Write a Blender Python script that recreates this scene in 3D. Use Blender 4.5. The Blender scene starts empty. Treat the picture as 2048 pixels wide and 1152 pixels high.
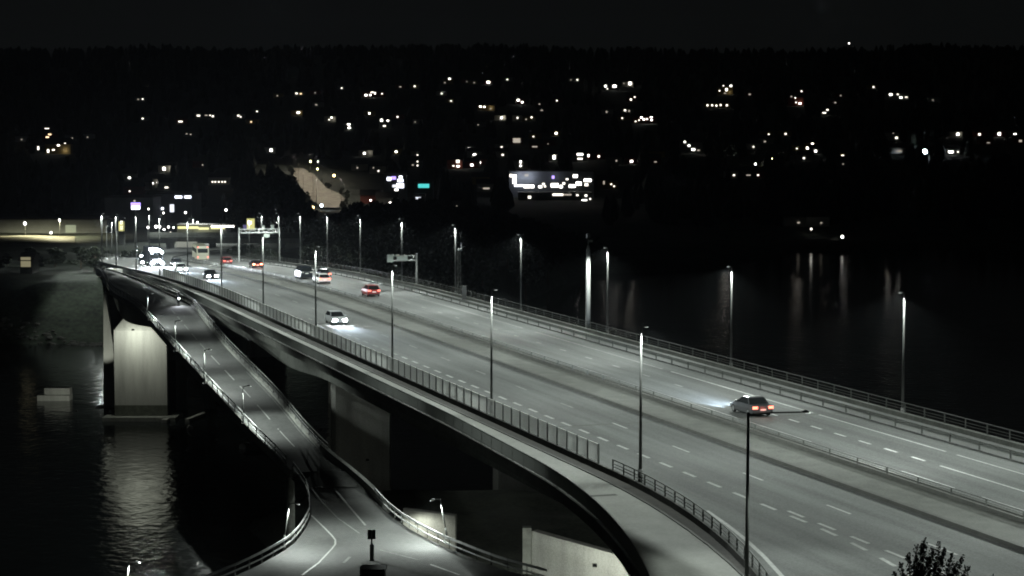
import bpy, bmesh, math, random
from mathutils import Vector, Matrix
random.seed(7)
S = bpy.context.scene
COL = S.collection
R = math.radians

# ------------------------------------------------------------------ camera
F_PX, W_PX, H_PX = 4000.0, 2048.0, 1152.0
CAM_Z = 40.5
PITCH = math.atan((576 - 270) / F_PX)
cam = bpy.data.cameras.new('camera')
cam.sensor_width = 36.0
cam.lens = 36.0 * F_PX / W_PX
cam.clip_start, cam.clip_end = 1.0, 9000.0
cam_o = bpy.data.objects.new('camera', cam)
COL.objects.link(cam_o)
cam_o.location = (0, 0, CAM_Z)
cam_o.rotation_euler = (R(90) - PITCH, 0, 0)
S.camera = cam_o

# ------------------------------------------------------------------ night sky
world = bpy.data.worlds.new('World')
S.world = world
world.use_nodes = True
bg = world.node_tree.nodes['Background']
bg.inputs[0].default_value = (0.90, 1.0, 1.0, 1)
bg.inputs[1].default_value = 0.0036

# ------------------------------------------------------------------ exposure
S.view_settings.view_transform = 'Standard'
S.view_settings.look = 'None'
S.view_settings.exposure = 0.0
S.view_settings.gamma = 1.0
S.cycles.use_denoising = True
S.cycles.use_light_tree = True
S.cycles.max_bounces = 5
S.cycles.sample_clamp_indirect = 3.0
S.cycles.pixel_filter_type = 'BLACKMAN_HARRIS'
S.cycles.filter_width = 1.9
P_MAST = 3350.0      # motorway lamps
LAMP_COL = (0.91, 1.0, 0.93)
SHIELD_SIGN = 1.0

# ------------------------------------------------------------------ measuring helpers
_c, _s = math.cos(PITCH), math.sin(PITCH)
def ray(x, y):
    u, v = (x - 1024) / F_PX, -(y - 576) / F_PX
    return u, _c + v * _s, -_s + v * _c
def at_z(x, y, z):
    r = ray(x, y); t = (z - CAM_Z) / r[2]
    return Vector((r[0] * t, r[1] * t, z))
def at_y(x, y, Y):
    r = ray(x, y); t = Y / r[1]
    return Vector((r[0] * t, Y, CAM_Z + r[2] * t))
def px_of(p):
    dz = p[2] - CAM_Z
    w = p[1] * _c - dz * _s
    return 1024 + F_PX * p[0] / w, 576 - F_PX * (p[1] * _s + dz * _c) / w

def interp(tab, t):
    if t <= tab[0][0]: return tab[0][1]
    for i in range(len(tab) - 1):
        a, b = tab[i], tab[i + 1]
        if t <= b[0]:
            k = (t - a[0]) / (b[0] - a[0])
            return a[1] + (b[1] - a[1]) * k
    return tab[-1][1]
def smooth(t):
    t = max(0.0, min(1.0, t)); return t * t * (3 - 2 * t)

# motorway reference line (the lane line of the near carriageway), straight then bending
def axis_x(Y):
    x = 4.5 - 0.325 * (min(Y, 390) - 162.7)
    if Y > 390:
        L = 130.0; t = min((Y - 390) / L, 1.0)
        x += -0.325 * (Y - 390) + 0.475 * L * (t ** 3 - t ** 4 / 2)
        if Y > 390 + L: x += 0.475 * (Y - 390 - L)
    return x
_prof = [(0, 18.4), (250, 18.4), (280, 18.35), (320, 17.6), (350, 16.7), (380, 15.6), (420, 14.1), (470, 12.2), (520, 11.0), (580, 10.4), (640, 10.2), (2000, 10.2)]
def prof(Y):
    return (interp(_prof, Y - 8) + interp(_prof, Y) + interp(_prof, Y + 8)) / 3
def road_pt(Y, o, dz=0.0):
    m = (axis_x(Y + 0.5) - axis_x(Y - 0.5))
    n = Vector((1, -m)).normalized()
    return Vector((axis_x(Y) + n.x * o, Y + n.y * o, prof(Y) + dz))
def road_ang(Y):
    m = axis_x(Y + 0.5) - axis_x(Y - 0.5)
    return math.atan2(-m, 1.0)          # rotation about z of a thing whose front looks along +Y
def station_for_px(px, o, lo=60, hi=445):
    f = lambda Y: px_of(road_pt(Y, o))[0] - px
    for _ in range(60):
        m = (lo + hi) / 2
        if f(m) > 0: lo = m
        else: hi = m
    return (lo + hi) / 2
def fence_o(Y):
    Y -= 2.6
    return -7.5 - (0.0048 * (130 - Y) ** 2 if Y < 130 else 0)
def path_u(Y):
    Y -= 3.2
    return -9.7 - (0.0036 * (130 - Y) ** 2 if Y < 130 else 0)
def path_l(Y):
    Y -= 4.4
    return -12.5 - (0.03 * (150 - Y) if Y < 150 else 0) - (0.0042 * (130 - Y) ** 2 if Y < 130 else 0)

# ------------------------------------------------------------------ materials
MATS = {}
def mat(name, col, rough=0.8, metal=0.0, noise=None, bump=0.0, emit=None, estr=0.0, spec=0.5):
    if name in MATS: return MATS[name]
    m = bpy.data.materials.new(name); m.use_nodes = True
    nt = m.node_tree; b = nt.nodes['Principled BSDF']
    b.inputs['Base Color'].default_value = (*col, 1)
    b.inputs['Roughness'].default_value = rough
    b.inputs['Metallic'].default_value = metal
    b.inputs['Specular IOR Level'].default_value = spec
    if noise:
        scale, amt = noise[0], noise[1]
        tc = nt.nodes.new('ShaderNodeTexCoord')
        n1 = nt.nodes.new('ShaderNodeTexNoise'); n1.inputs['Scale'].default_value = scale
        n1.inputs['Detail'].default_value = 6
        n2 = nt.nodes.new('ShaderNodeTexNoise'); n2.inputs['Scale'].default_value = scale * 9
        n2.inputs['Detail'].default_value = 4
        add = nt.nodes.new('ShaderNodeMath'); add.operation = 'ADD'
        src = 'Object'
        if len(noise) > 2:      # stretched noise (worn along one way)
            mp = nt.nodes.new('ShaderNodeMapping'); mp.vector_type = 'TEXTURE'; mp.inputs['Scale'].default_value = noise[2]
            mp.inputs['Rotation'].default_value = (0, 0, noise[3] if len(noise) > 3 else 0)
            nt.links.new(tc.outputs[src], mp.inputs[0])
            nt.links.new(mp.outputs[0], n1.inputs['Vector'])
        else:
            nt.links.new(tc.outputs[src], n1.inputs['Vector'])
        nt.links.new(tc.outputs[src], n2.inputs['Vector'])
        nt.links.new(n1.outputs['Fac'], add.inputs[0]); nt.links.new(n2.outputs['Fac'], add.inputs[1])
        rmp = nt.nodes.new('ShaderNodeMapRange')
        rmp.inputs['From Min'].default_value = 0.72; rmp.inputs['From Max'].default_value = 1.28
        rmp.inputs['To Min'].default_value = 1 - amt; rmp.inputs['To Max'].default_value = 1 + amt
        nt.links.new(add.outputs[0], rmp.inputs['Value'])
        mx = nt.nodes.new('ShaderNodeVectorMath'); mx.operation = 'SCALE'
        mx.inputs[0].default_value = col
        nt.links.new(rmp.outputs[0], mx.inputs['Scale'])
        nt.links.new(mx.outputs[0], b.inputs['Base Color'])
        if bump:
            bp = nt.nodes.new('ShaderNodeBump'); bp.inputs['Strength'].default_value = bump
            nt.links.new(n2.outputs['Fac'], bp.inputs['Height'])
            nt.links.new(bp.outputs[0], b.inputs['Normal'])
    if emit:
        b.inputs['Emission Color'].default_value = (*emit, 1)
        b.inputs['Emission Strength'].default_value = estr
        try: m.cycles.emission_sampling = 'NONE'
        except Exception: pass
    MATS[name] = m
    return m
ROT = 0.315
M_ASPH = mat('motorway asphalt', (0.072, 0.076, 0.074), 0.9, noise=(1.0, 0.5, (1.1, 26.0, 1), ROT), bump=0.15)
M_ASPH2 = mat('old asphalt', (0.066, 0.068, 0.066), 0.88, noise=(0.3, 0.3), bump=0.15)
M_SHOULD = mat('median paving', (0.072, 0.075, 0.067), 0.95, noise=(0.6, 0.35), bump=0.3)
M_PATH = mat('path concrete', (0.19, 0.195, 0.18), 0.9, noise=(0.5, 0.15), bump=0.1)
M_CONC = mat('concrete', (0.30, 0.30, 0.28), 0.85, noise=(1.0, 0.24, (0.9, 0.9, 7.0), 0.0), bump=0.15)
M_CONCD = mat('weathered concrete', (0.17, 0.175, 0.16), 0.9, noise=(0.35, 0.35), bump=0.2)
M_KERB = mat('dirty kerb and shade tone', (0.048, 0.049, 0.044), 0.9, noise=(1.2, 0.3))
M_SOIL = mat('dark gravel', (0.026, 0.024, 0.021), 1.0, noise=(2.0, 0.5), bump=0.4)
M_PAINT = mat('road paint', (0.28, 0.288, 0.277), 0.6, noise=(3.0, 0.35))
M_PAINTW = mat('worn road paint', (0.15, 0.155, 0.148), 0.7, noise=(2.0, 0.6))
M_GALV = mat('galvanised steel', (0.33, 0.34, 0.335), 0.55, 0.3, noise=(1.5, 0.15))
M_POLE = mat('white mast paint', (0.32, 0.325, 0.32), 0.5, 0.0, noise=(1.0, 0.08))
M_LPOLE = mat('weathered galvanised pole', (0.07, 0.073, 0.07), 0.6, 0.0, noise=(1.0, 0.15))
M_CONCU = mat('dark girder concrete', (0.075, 0.08, 0.072), 0.95, noise=(0.35, 0.35), bump=0.2)  # girder concrete, darker than the piers
M_CONCB = mat('sooty edge concrete', (0.055, 0.058, 0.052), 0.95, noise=(0.5, 0.4))
M_STEELD = mat('dull steel', (0.16, 0.165, 0.16), 0.5, 0.6)
M_DARK = mat('black metal', (0.02, 0.021, 0.021), 0.5, 0.3)
M_ROCK = mat('shore rock', (0.065, 0.064, 0.055), 0.95, noise=(0.3, 0.5), bump=0.5)
M_GROUND = mat("dark ground", (0.032, 0.036, 0.026), 1.0, noise=(0.25, 0.7), bump=0.5)
M_HILL = mat("wooded hill", (0.028, 0.036, 0.025), 1.0, noise=(0.12, 0.7), bump=0.4)
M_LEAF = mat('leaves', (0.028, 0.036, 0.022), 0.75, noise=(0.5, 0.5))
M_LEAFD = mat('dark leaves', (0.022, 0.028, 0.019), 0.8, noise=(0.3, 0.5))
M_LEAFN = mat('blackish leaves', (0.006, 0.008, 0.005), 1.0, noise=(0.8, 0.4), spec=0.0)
M_BARK = mat('bark', (0.07, 0.055, 0.04), 0.9, noise=(2.0, 0.3))
M_WALLS = [mat('white boards', (0.55, 0.54, 0.50), 0.8, noise=(0.6, 0.1)), mat('red boards', (0.20, 0.05, 0.035), 0.8, noise=(0.6, 0.15)),
           mat('grey boards', (0.22, 0.22, 0.21), 0.8, noise=(0.6, 0.12)), mat('ochre boards', (0.36, 0.26, 0.10), 0.8, noise=(0.6, 0.12))]
M_ROOF = mat('dark roof tiles', (0.05, 0.045, 0.042), 0.85, noise=(1.0, 0.2))
M_FACADE = mat('pale cladding', (0.30, 0.31, 0.32), 0.7, noise=(0.4, 0.1))
M_RUBBER = mat('rubber', (0.015, 0.015, 0.015), 0.9)
M_GLASS = mat('dark car glass', (0.012, 0.014, 0.015), 0.06)
M_LENSOFF = mat('lamp glass', (0.35, 0.35, 0.33), 0.2)
def glow(name, col, s): return mat(name, (0.05, 0.05, 0.05), 0.5, emit=col, estr=s)
G_HEAD = glow('headlamp glow', (0.93, 0.96, 1.0), 420)
G_HIGH = glow('high beam glow', (0.88, 0.94, 1.0), 1500)
G_TAIL = glow('tail lamp glow', (1.0, 0.21, 0.15), 2.6)
G_STOP = glow('stop lamp glow', (1.0, 0.20, 0.10), 22)
G_BRAKE = glow('brake lamp glow', (1.0, 0.17, 0.10), 5.0)
G_PLATE = glow('plate lamp glow', (0.95, 0.95, 0.9), 1.0)
G_LUM = glow('street lamp lens', LAMP_COL, 1.5)
G_FAR = glow('far street lamp glow', (1.0, 0.98, 0.92), 9)
G_FARW = glow('far warm street lamp glow', (1.0, 0.68, 0.30), 14)
G_FARY = glow('far yellow street lamp glow', (1.0, 0.90, 0.42), 14)
G_FARB = glow('far cold floodlight glow', (0.78, 0.90, 1.0), 30)
W_BR = glow('bright lit window', (1.0, 0.96, 0.88), 7.0)
W_MID = glow('lit window', (1.0, 0.93, 0.80), 2.8)
W_DIM = glow('faintly lit window', (1.0, 0.90, 0.74), 0.5)
W_WARM = glow('warm lit window', (1.0, 0.72, 0.42), 2.6)
W_COOL = glow('cool lit window', (0.84, 0.88, 1.0), 4.5)
G_TEAL = glow('teal sign glow', (0.10, 0.75, 0.72), 1.0)
G_VIOL = glow('violet sign glow', (0.45, 0.32, 1.0), 2.0)
G_YEL = glow('yellow sign glow', (0.95, 0.92, 0.35), 0.75)
G_YELS = glow('yellow canopy glow', (1.0, 0.97, 0.45), 1.1)
G_WSIGN = glow('white sign glow', (0.86, 0.90, 1.0), 1.4)

def water_material():
    m = bpy.data.materials.new('fjord water'); m.use_nodes = True
    nt = m.node_tree; b = nt.nodes['Principled BSDF']
    b.inputs['Base Color'].default_value = (0.006, 0.008, 0.008, 1)
    b.inputs['Roughness'].default_value = 0.12
    b.inputs['IOR'].default_value = 1.33
    tc = nt.nodes.new('ShaderNodeTexCoord')
    mp = nt.nodes.new('ShaderNodeMapping'); mp.inputs['Scale'].default_value = (1.0, 0.8, 1.0)
    mp.inputs['Rotation'].default_value = (0, 0, 0.35)
    a = nt.nodes.new('ShaderNodeTexNoise'); a.inputs['Scale'].default_value = 0.75; a.inputs['Detail'].default_value = 3
    c2 = nt.nodes.new('ShaderNodeTexNoise'); c2.inputs['Scale'].default_value = 0.13; c2.inputs['Detail'].default_value = 3
    ad = nt.nodes.new('ShaderNodeMath'); ad.operation = 'MULTIPLY_ADD'; ad.inputs[1].default_value = 1.6
    bp = nt.nodes.new('ShaderNodeBump'); bp.inputs['Distance'].default_value = 0.16
    sx = nt.nodes.new('ShaderNodeSeparateXYZ'); nt.links.new(tc.outputs['Object'], sx.inputs[0])
    mr = nt.nodes.new('ShaderNodeMapRange'); mr.inputs['From Min'].default_value = 330; mr.inputs['From Max'].default_value = 480; mr.inputs['To Min'].default_value = 0.5; mr.inputs['To Max'].default_value = 0.05
    nt.links.new(sx.outputs['Y'], mr.inputs['Value']); nt.links.new(mr.outputs[0], bp.inputs['Strength'])
    nt.links.new(tc.outputs['Object'], mp.inputs[0])
    nt.links.new(mp.outputs[0], a.inputs['Vector']); nt.links.new(mp.outputs[0], c2.inputs['Vector'])
    nt.links.new(c2.outputs['Fac'], ad.inputs[0]); nt.links.new(a.outputs['Fac'], ad.inputs[2])
    nt.links.new(ad.outputs[0], bp.inputs['Height']); nt.links.new(bp.outputs[0], b.inputs['Normal'])
    return m
M_WATER = water_material()

# ------------------------------------------------------------------ mesh builder
class MB:
    def __init__(self): self.v, self.f, self.smooth = [], [], False
    def add(self, vs, fs):
        n = len(self.v); self.v += [tuple(p) for p in vs]; self.f += [tuple(i + n for i in f) for f in fs]; return self
    def box(self, c, s, rz=0.0, M=None):
        x, y, z = s[0] / 2, s[1] / 2, s[2] / 2
        pts = [Vector(p) for p in ((-x, -y, -z), (x, -y, -z), (x, y, -z), (-x, y, -z), (-x, -y, z), (x, -y, z), (x, y, z), (-x, y, z))]
        if M is None: M = Matrix.Rotation(rz, 3, 'Z')
        pts = [M @ p + Vector(c) for p in pts]
        return self.add(pts, [(0, 3, 2, 1), (4, 5, 6, 7), (0, 1, 5, 4), (1, 2, 6, 5), (2, 3, 7, 6), (3, 0, 4, 7)])
    def beam(self, a, b, w, h):
        a, b = Vector(a), Vector(b); d = b - a
        rz = math.atan2(d.y, d.x); L = math.hypot(d.x, d.y); ry = -math.atan2(d.z, L)
        M = Matrix.Rotation(rz, 3, 'Z') @ Matrix.Rotation(ry, 3, 'Y')
        return self.box((a + b) / 2, (d.length, w, h), M=M)
    def tube(self, pts, rs, n=8, cap=True):
        pts = [Vector(p) for p in pts]
        if not hasattr(rs, '__len__'): rs = [rs] * len(pts)
        rings = []
        for i, p in enumerate(pts):
            d = (pts[min(i + 1, len(pts) - 1)] - pts[max(i - 1, 0)]).normalized()
            u = d.cross(Vector((0, 1, 0)) if abs(d.y) < 0.9 else Vector((1, 0, 0))).normalized(); w = d.cross(u)
            rings.append([p + (u * math.cos(2 * math.pi * k / n) + w * math.sin(2 * math.pi * k / n)) * rs[i] for k in range(n)])
        vs = [q for r in rings for q in r]; fs = []
        for i in range(len(pts) - 1):
            for k in range(n):
                a, b = i * n + k, i * n + (k + 1) % n
                fs.append((a, b, b + n, a + n))
        if cap: fs += [tuple(range(n - 1, -1, -1)), tuple(range((len(pts) - 1) * n, len(pts) * n))]
        return self.add(vs, fs)
    def prism(self, poly, z0, z1):
        n = len(poly)
        z0 = z0 if hasattr(z0, '__len__') else [z0] * n; z1 = z1 if hasattr(z1, '__len__') else [z1] * n
        vs = [(p[0], p[1], z0[i]) for i, p in enumerate(poly)] + [(p[0], p[1], z1[i]) for i, p in enumerate(poly)]
        fs = [tuple(range(n - 1, -1, -1)), tuple(range(n, 2 * n))] + [(i, (i + 1) % n, n + (i + 1) % n, n + i) for i in range(n)]
        return self.add(vs, fs)
    def loft(self, rings, closed=True, cap=True):
        n = len(rings[0]); vs = [p for r in rings for p in r]; fs = []
        for i in range(len(rings) - 1):
            for k in range(n if closed else n - 1):
                a, b = i * n + k, i * n + (k + 1) % n
                fs.append((a, b, b + n, a + n))
        if cap and closed: fs += [tuple(range(n - 1, -1, -1)), tuple(range((len(rings) - 1) * n, len(rings) * n))]
        return self.add(vs, fs)
    def mesh(self, name, m, smooth=False):
        me = bpy.data.meshes.new(name); me.from_pydata(self.v, [], self.f)
        me.materials.append(m)
        bm = bmesh.new(); bm.from_mesh(me); bmesh.ops.recalc_face_normals(bm, faces=bm.faces); bm.to_mesh(me); bm.free()
        if smooth:
            for p in me.polygons: p.use_smooth = True
        return me
    def build(self, name, m, parent=None, smooth=False, loc=None):
        o = bpy.data.objects.new(name, self.mesh(name, m, smooth)); COL.objects.link(o)
        if parent: o.parent = parent
        if loc: o.location = loc
        return o
def link_mesh(name, me, parent=None, loc=(0, 0, 0), rz=0.0):
    o = bpy.data.objects.new(name, me); COL.objects.link(o); o.location = loc; o.rotation_euler = (0, 0, rz)
    if parent: o.parent = parent
    return o
def tag(o, label=None, cat=None, group=None, kind=None):
    if label: o['label'] = label
    if cat: o['category'] = cat
    if group: o['group'] = group
    if kind: o['kind'] = kind
    return o
def thing(name, label, cat, loc=(0, 0, 0), rz=0.0, group=None):
    o = bpy.data.objects.new(name, None); COL.objects.link(o)
    o.location = loc; o.rotation_euler = (0, 0, rz)
    return tag(o, label, cat, group)
def copy_tree(o, parent=None):
    c = o.copy(); COL.objects.link(c)
    if parent: c.parent = parent
    for ch in o.children: copy_tree(ch, c)
    return c
def lamp_light(name, parent, loc, power, spot=None, blend=0.3, col=LAMP_COL, rot=(0, 0, 0), radius=0.15, bat=True, kind='SPOT', shield=None):
    l = bpy.data.lights.new(name, kind); l.energy = power; l.color = col; l.shadow_soft_size = radius
    if kind == 'SPOT':
        l.spot_size = R(spot); l.spot_blend = blend
    if bat:      # a street lantern throws more light outwards than straight down
        l.use_nodes = True; nt = l.node_tree; em = nt.nodes['Emission']
        tc = nt.nodes.new('ShaderNodeTexCoord'); sp = nt.nodes.new('ShaderNodeSeparateXYZ')
        ab = nt.nodes.new('ShaderNodeMath'); ab.operation = 'ABSOLUTE'
        mx = nt.nodes.new('ShaderNodeMath'); mx.operation = 'MAXIMUM'; mx.inputs[1].default_value = 0.36
        pw = nt.nodes.new('ShaderNodeMath'); pw.operation = 'POWER'; pw.inputs[1].default_value = -2.2
        nt.links.new(tc.outputs['Normal'], sp.inputs[0]); nt.links.new(sp.outputs['Z'], ab.inputs[0])
        nt.links.new(ab.outputs[0], mx.inputs[0]); nt.links.new(mx.outputs[0], pw.inputs[0])
        out = pw.outputs[0]
        if shield:      # the housing cuts off light thrown back behind the post
            dv = nt.nodes.new('ShaderNodeMath'); dv.operation = 'DIVIDE'
            nt.links.new(sp.outputs['X'], dv.inputs[0]); nt.links.new(mx.outputs[0], dv.inputs[1])
            sg = nt.nodes.new('ShaderNodeMath'); sg.operation = 'MULTIPLY'; sg.inputs[1].default_value = SHIELD_SIGN
            nt.links.new(dv.outputs[0], sg.inputs[0])
            mr = nt.nodes.new('ShaderNodeMapRange'); mr.interpolation_type = 'SMOOTHSTEP'
            mr.inputs['From Min'].default_value = -shield * 1.25; mr.inputs['From Max'].default_value = -shield
            nt.links.new(sg.outputs[0], mr.inputs['Value'])
            mu = nt.nodes.new('ShaderNodeMath'); mu.operation = 'MULTIPLY'
            nt.links.new(mr.outputs[0], mu.inputs[0]); nt.links.new(out, mu.inputs[1]); out = mu.outputs[0]
        nt.links.new(out, em.inputs['Strength'])
    o = bpy.data.objects.new(name, l); COL.objects.link(o); o.location = loc; o.rotation_euler = rot
    if parent: o.parent = parent
    return o

# ------------------------------------------------------------------ terrain and water
def _hash(i, j): 
    h = math.sin(i * 127.1 + j * 311.7) * 43758.5453
    return h - math.floor(h)
def vnoise(x, y):
    i, j = math.floor(x), math.floor(y); fx, fy = smooth(x - i), smooth(y - j)
    a, b = _hash(i, j), _hash(i + 1, j); c, d = _hash(i, j + 1), _hash(i + 1, j + 1)
    return a + (b - a) * fx + (c - a) * fy + (a - b - c + d) * fx * fy
_shore = [(-400, 415), (-150, 415), (-118, 404), (-90, 392), (-62, 396), (-40, 412), (-25, 432), (-5, 455), (10, 520), (20, 580), (60, 600), (95, 690), (150, 718), (400, 740)]
_hill = [(0, 2), (560, 2), (700, 4.5), (820, 7.5), (900, 9.5), (1100, 18), (1400, 38), (1800, 75), (2200, 116), (2380, 131), (2500, 134), (2700, 120), (3200, 90)]
_plat = [(-400, 12), (-60, 10.2), (-40, 10), (-20, 10), (0, 8), (15, 5), (25, 2.5), (400, 2.5)]
def terrain(X, Y):
    if Y < 330:
        # land under the near end of the bridges
        o = (X - axis_x(Y)) * 0.951
        edge = 205 + 8 * (vnoise(X * 0.08, 3.3) - 0.5) - 0.25 * max(0, X - 20)
        d = min(o + 18.0, (edge - Y) * 0.8)
        z = -5 + 10.5 * smooth((d + 6) / 14)
        z += (vnoise(X * 0.2, Y * 0.2) - 0.5) * 0.8
        k = smooth((112 - Y) / 5) * smooth((X - 5.8) / 2.0)
        z = z + (17.7 - z) * k
        return z
    s = interp(_shore, X) + 10 * (vnoise(X * 0.06, 7.7) - 0.5)
    d = Y - s
    if d < -12: return -5.0
    rise = 0.55 if X < -62 else 0.42
    z = min(-4.5 + (d + 12) * rise, interp(_plat, X) + (vnoise(X * 0.05, Y * 0.05) - 0.5) * 1.5)
    h = interp(_hill, Y)
    h += (vnoise(X * 0.012, Y * 0.006) - 0.5) * min(10, max(0, (Y - 700) * 0.012)) + (vnoise(X * 0.004 + 9, 2.2) - 0.5) * max(0, Y - 1500) * 0.012
    hx = smooth((d + 4) / 60)
    return max(z, h * hx - 5 * (1 - hx))
def ground_hit(px, py, y0=335.0, y1=2600.0):
    r = ray(px, py); Y = y0; prev = y0
    while Y < y1:
        X, z = r[0] * Y / r[1], CAM_Z + r[2] * Y / r[1]
        if z <= terrain(X, Y):
            a, b = prev, Y
            for _ in range(20):
                m = (a + b) / 2
                if CAM_Z + r[2] * m / r[1] <= terrain(r[0] * m / r[1], m): b = m
                else: a = m
            return Vector((r[0] * b / r[1], b, terrain(r[0] * b / r[1], b)))
        prev = Y; Y += 4 + Y * 0.004
    return None

def terrain_sheet(name, ys, us, m):
    mb = MB(); n = len(us)
    for Y in ys:
        for u in us: mb.v.append((u * (abs(Y) + 120), Y, terrain(u * (abs(Y) + 120), Y)))
    for j in range(len(ys) - 1):
        for i in range(n - 1):
            mb.f.append((j * n + i, j * n + i + 1, (j + 1) * n + i + 1, (j + 1) * n + i))
    return tag(mb.build(name, m, smooth=True), kind='structure')
terrain_sheet('near_ground', [-60, -30, 0, 30, 60, 85] + [95 + 1.5 * i for i in range(90)], [-0.5 + i / 110 for i in range(111)], M_GROUND)
ys, y = [], 330.0
while y < 3200: ys.append(y); y += 3.0 + (y - 330) * 0.018
terrain_sheet('hillside', ys, [-0.42 + 0.84 * i / 130 for i in range(131)], M_HILL)
tag(MB().add([(-1420, -600, 0), (1420, -600, 0), (1420, 3190, 0), (-1420, 3190, 0)], [(0, 1, 2, 3)]).build('water', M_WATER), kind='structure')

# ------------------------------------------------------------------ thin added glare haze, one closed box of air added to lift blacks and spread glow
HAZE = 0.00005
if HAZE:
    hm = bpy.data.materials.new('added glare haze'); hm.use_nodes = True; nt = hm.node_tree
    nt.nodes.remove(nt.nodes['Principled BSDF'])
    pv = nt.nodes.new('ShaderNodeVolumePrincipled'); pv.inputs['Color'].default_value = (0.86, 0.93, 1.0, 1)
    pv.inputs['Density'].default_value = HAZE; pv.inputs['Anisotropy'].default_value = 0.72
    nt.links.new(pv.outputs[0], nt.nodes['Material Output'].inputs['Volume'])
    hz_o = tag(MB().box((0, 1330, 112), (3000, 4000, 236)).build('haze', hm), kind='stuff')
# ------------------------------------------------------------------ motorway bridge
def stations(a, b, step=4.0):
    n = max(1, int(round((b - a) / step))); return [a + (b - a) * i / n for i in range(n + 1)]
def ribbon(mb, o1, o2, z_top, z_bot, Ys):
    rings = []
    for Y in Ys:
        a = o1(Y) if callable(o1) else o1; b = o2(Y) if callable(o2) else o2
        zb = z_bot(Y) if callable(z_bot) else z_bot
        rings.append([road_pt(Y, a, z_top), road_pt(Y, b, z_top), road_pt(Y, b, zb), road_pt(Y, a, zb)])
    return mb.loft(rings)
Y0, Y1, YE = 90.0, 425.0, 640.0
SP_ = None
bridge = thing('motorway_bridge', 'long lamp lit motorway bridge with two carriageways over the dark water', 'bridge')
def part(mb, name, m, parent=bridge, **k): return mb.build(name, m, parent, **k)
SS = stations(Y0, Y1); SP_ = stations(Y0, 374)
part(ribbon(MB(), lambda Y: fence_o(Y) - 0.35, 3.75, 0.0, -0.45, SS), 'carriageway', M_ASPH)
part(ribbon(MB(), 8.95, 19.4, 0.0, -0.45, SS), 'carriageway', M_ASPH)
part(ribbon(MB(), 3.75, 4.05, 0.24, -0.4, SS), 'kerb', M_KERB)  # dirt-dark tone also stands in for the shadow line along this kerb
part(ribbon(MB(), 4.05, 7.75, 0.12, -0.45, SS), 'median_paving', M_SHOULD)
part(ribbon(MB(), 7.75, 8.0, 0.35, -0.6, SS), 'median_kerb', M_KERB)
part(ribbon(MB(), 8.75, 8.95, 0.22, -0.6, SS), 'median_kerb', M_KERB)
part(ribbon(MB(), 19.4, 22.3, 0.10, -0.45, SS), 'walkway', M_ASPH2)
part(ribbon(MB(), 22.3, 22.75, 0.45, -0.7, SS), 'edge_beam', M_CONCB)
part(ribbon(MB(), path_l, path_u, 0.0, -0.35, SP_), 'footpath', M_PATH)
part(ribbon(MB(), lambda Y: path_l(Y) - 0.3, path_l, 0.12, -0.6, SP_), 'edge_beam', M_CONCB)
part(ribbon(MB(), path_u, lambda Y: fence_o(Y) - 0.35, -0.30, -0.5, SP_), 'gravel_trough', M_SOIL)
part(ribbon(MB(), path_u, lambda Y: path_u(Y) + 0.15, 0.06, -0.29, SP_), 'kerb', M_KERB)
part(ribbon(MB(), lambda Y: fence_o(Y) - 0.55, lambda Y: fence_o(Y) - 0.35, 0.10, -0.6, SS), 'kerb', M_CONCB)
# box girders, deepening towards each pier
PIERS = [218.0, 297.0, 360.0]
def depth(Y):
    d = min(abs(Y - p) for p in PIERS); return -2.0 - 0.7 * (1 - smooth(d / 20))
GS = stations(112, 398, 3.0)
for o1, o2, dd in ((-11.4, -8.9, 0.0), (-5.6, 5.4, -0.4), (10.4, 20.6, -0.4)):
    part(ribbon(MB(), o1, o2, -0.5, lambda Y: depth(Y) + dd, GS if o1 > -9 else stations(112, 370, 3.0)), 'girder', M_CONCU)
for Y in PIERS:
    for o, w in (((-10.2, 1.0), (-6.0, 1.0), (15.5, 6.4)) if Y == 297 else ((-3.2, 6.0), (15.5, 6.4))):
        a, b = road_pt(Y, o - w / 2), road_pt(Y, o + w / 2)
        t = (b - a).normalized(); n = Vector((-t.y, t.x, 0)) * 0.75
        zb = -4.0 if Y < 400 else 4
        top = a.z + depth(Y) - (0.41 if o > -5 else 0.01)
        poly = [a - n, a - n * 0.4 - t * 0.3, a + n * 0.4 - t * 0.3, a + n, b + n, b + n * 0.4 + t * 0.3, b - n * 0.4 + t * 0.3, b - n]
        part(MB().prism([(p.x, p.y) for p in poly], zb, top), 'pier', M_CONC)
# the motorway beyond the bridge, on land
SE = stations(Y1, YE, 5.0)
far = tag(ribbon(MB(), -7.9, 8.2, 0.0, -0.8, SE).build('motorway', M_ASPH), kind='structure')
part(ribbon(MB(), 8.2, 23.0, 0.02, -0.8, SE), 'carriageway', M_ASPH, far)
part(ribbon(MB(), 3.75, 7.8, 0.14, -0.2, SE), 'median_paving', M_SHOULD, far)

for Yj in (152.0, 222.0, 297.0):
    for o1, o2 in ((-7.4, 3.7), (9.0, 19.3)):
        MB().loft([[road_pt(Yj, o1 + (o2 - o1) * i / 4, .003), road_pt(Yj + .4, o1 + (o2 - o1) * i / 4, .003)] for i in range(5)], closed=False, cap=False).build('expansion_joint', M_CONCB, bridge)
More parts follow.
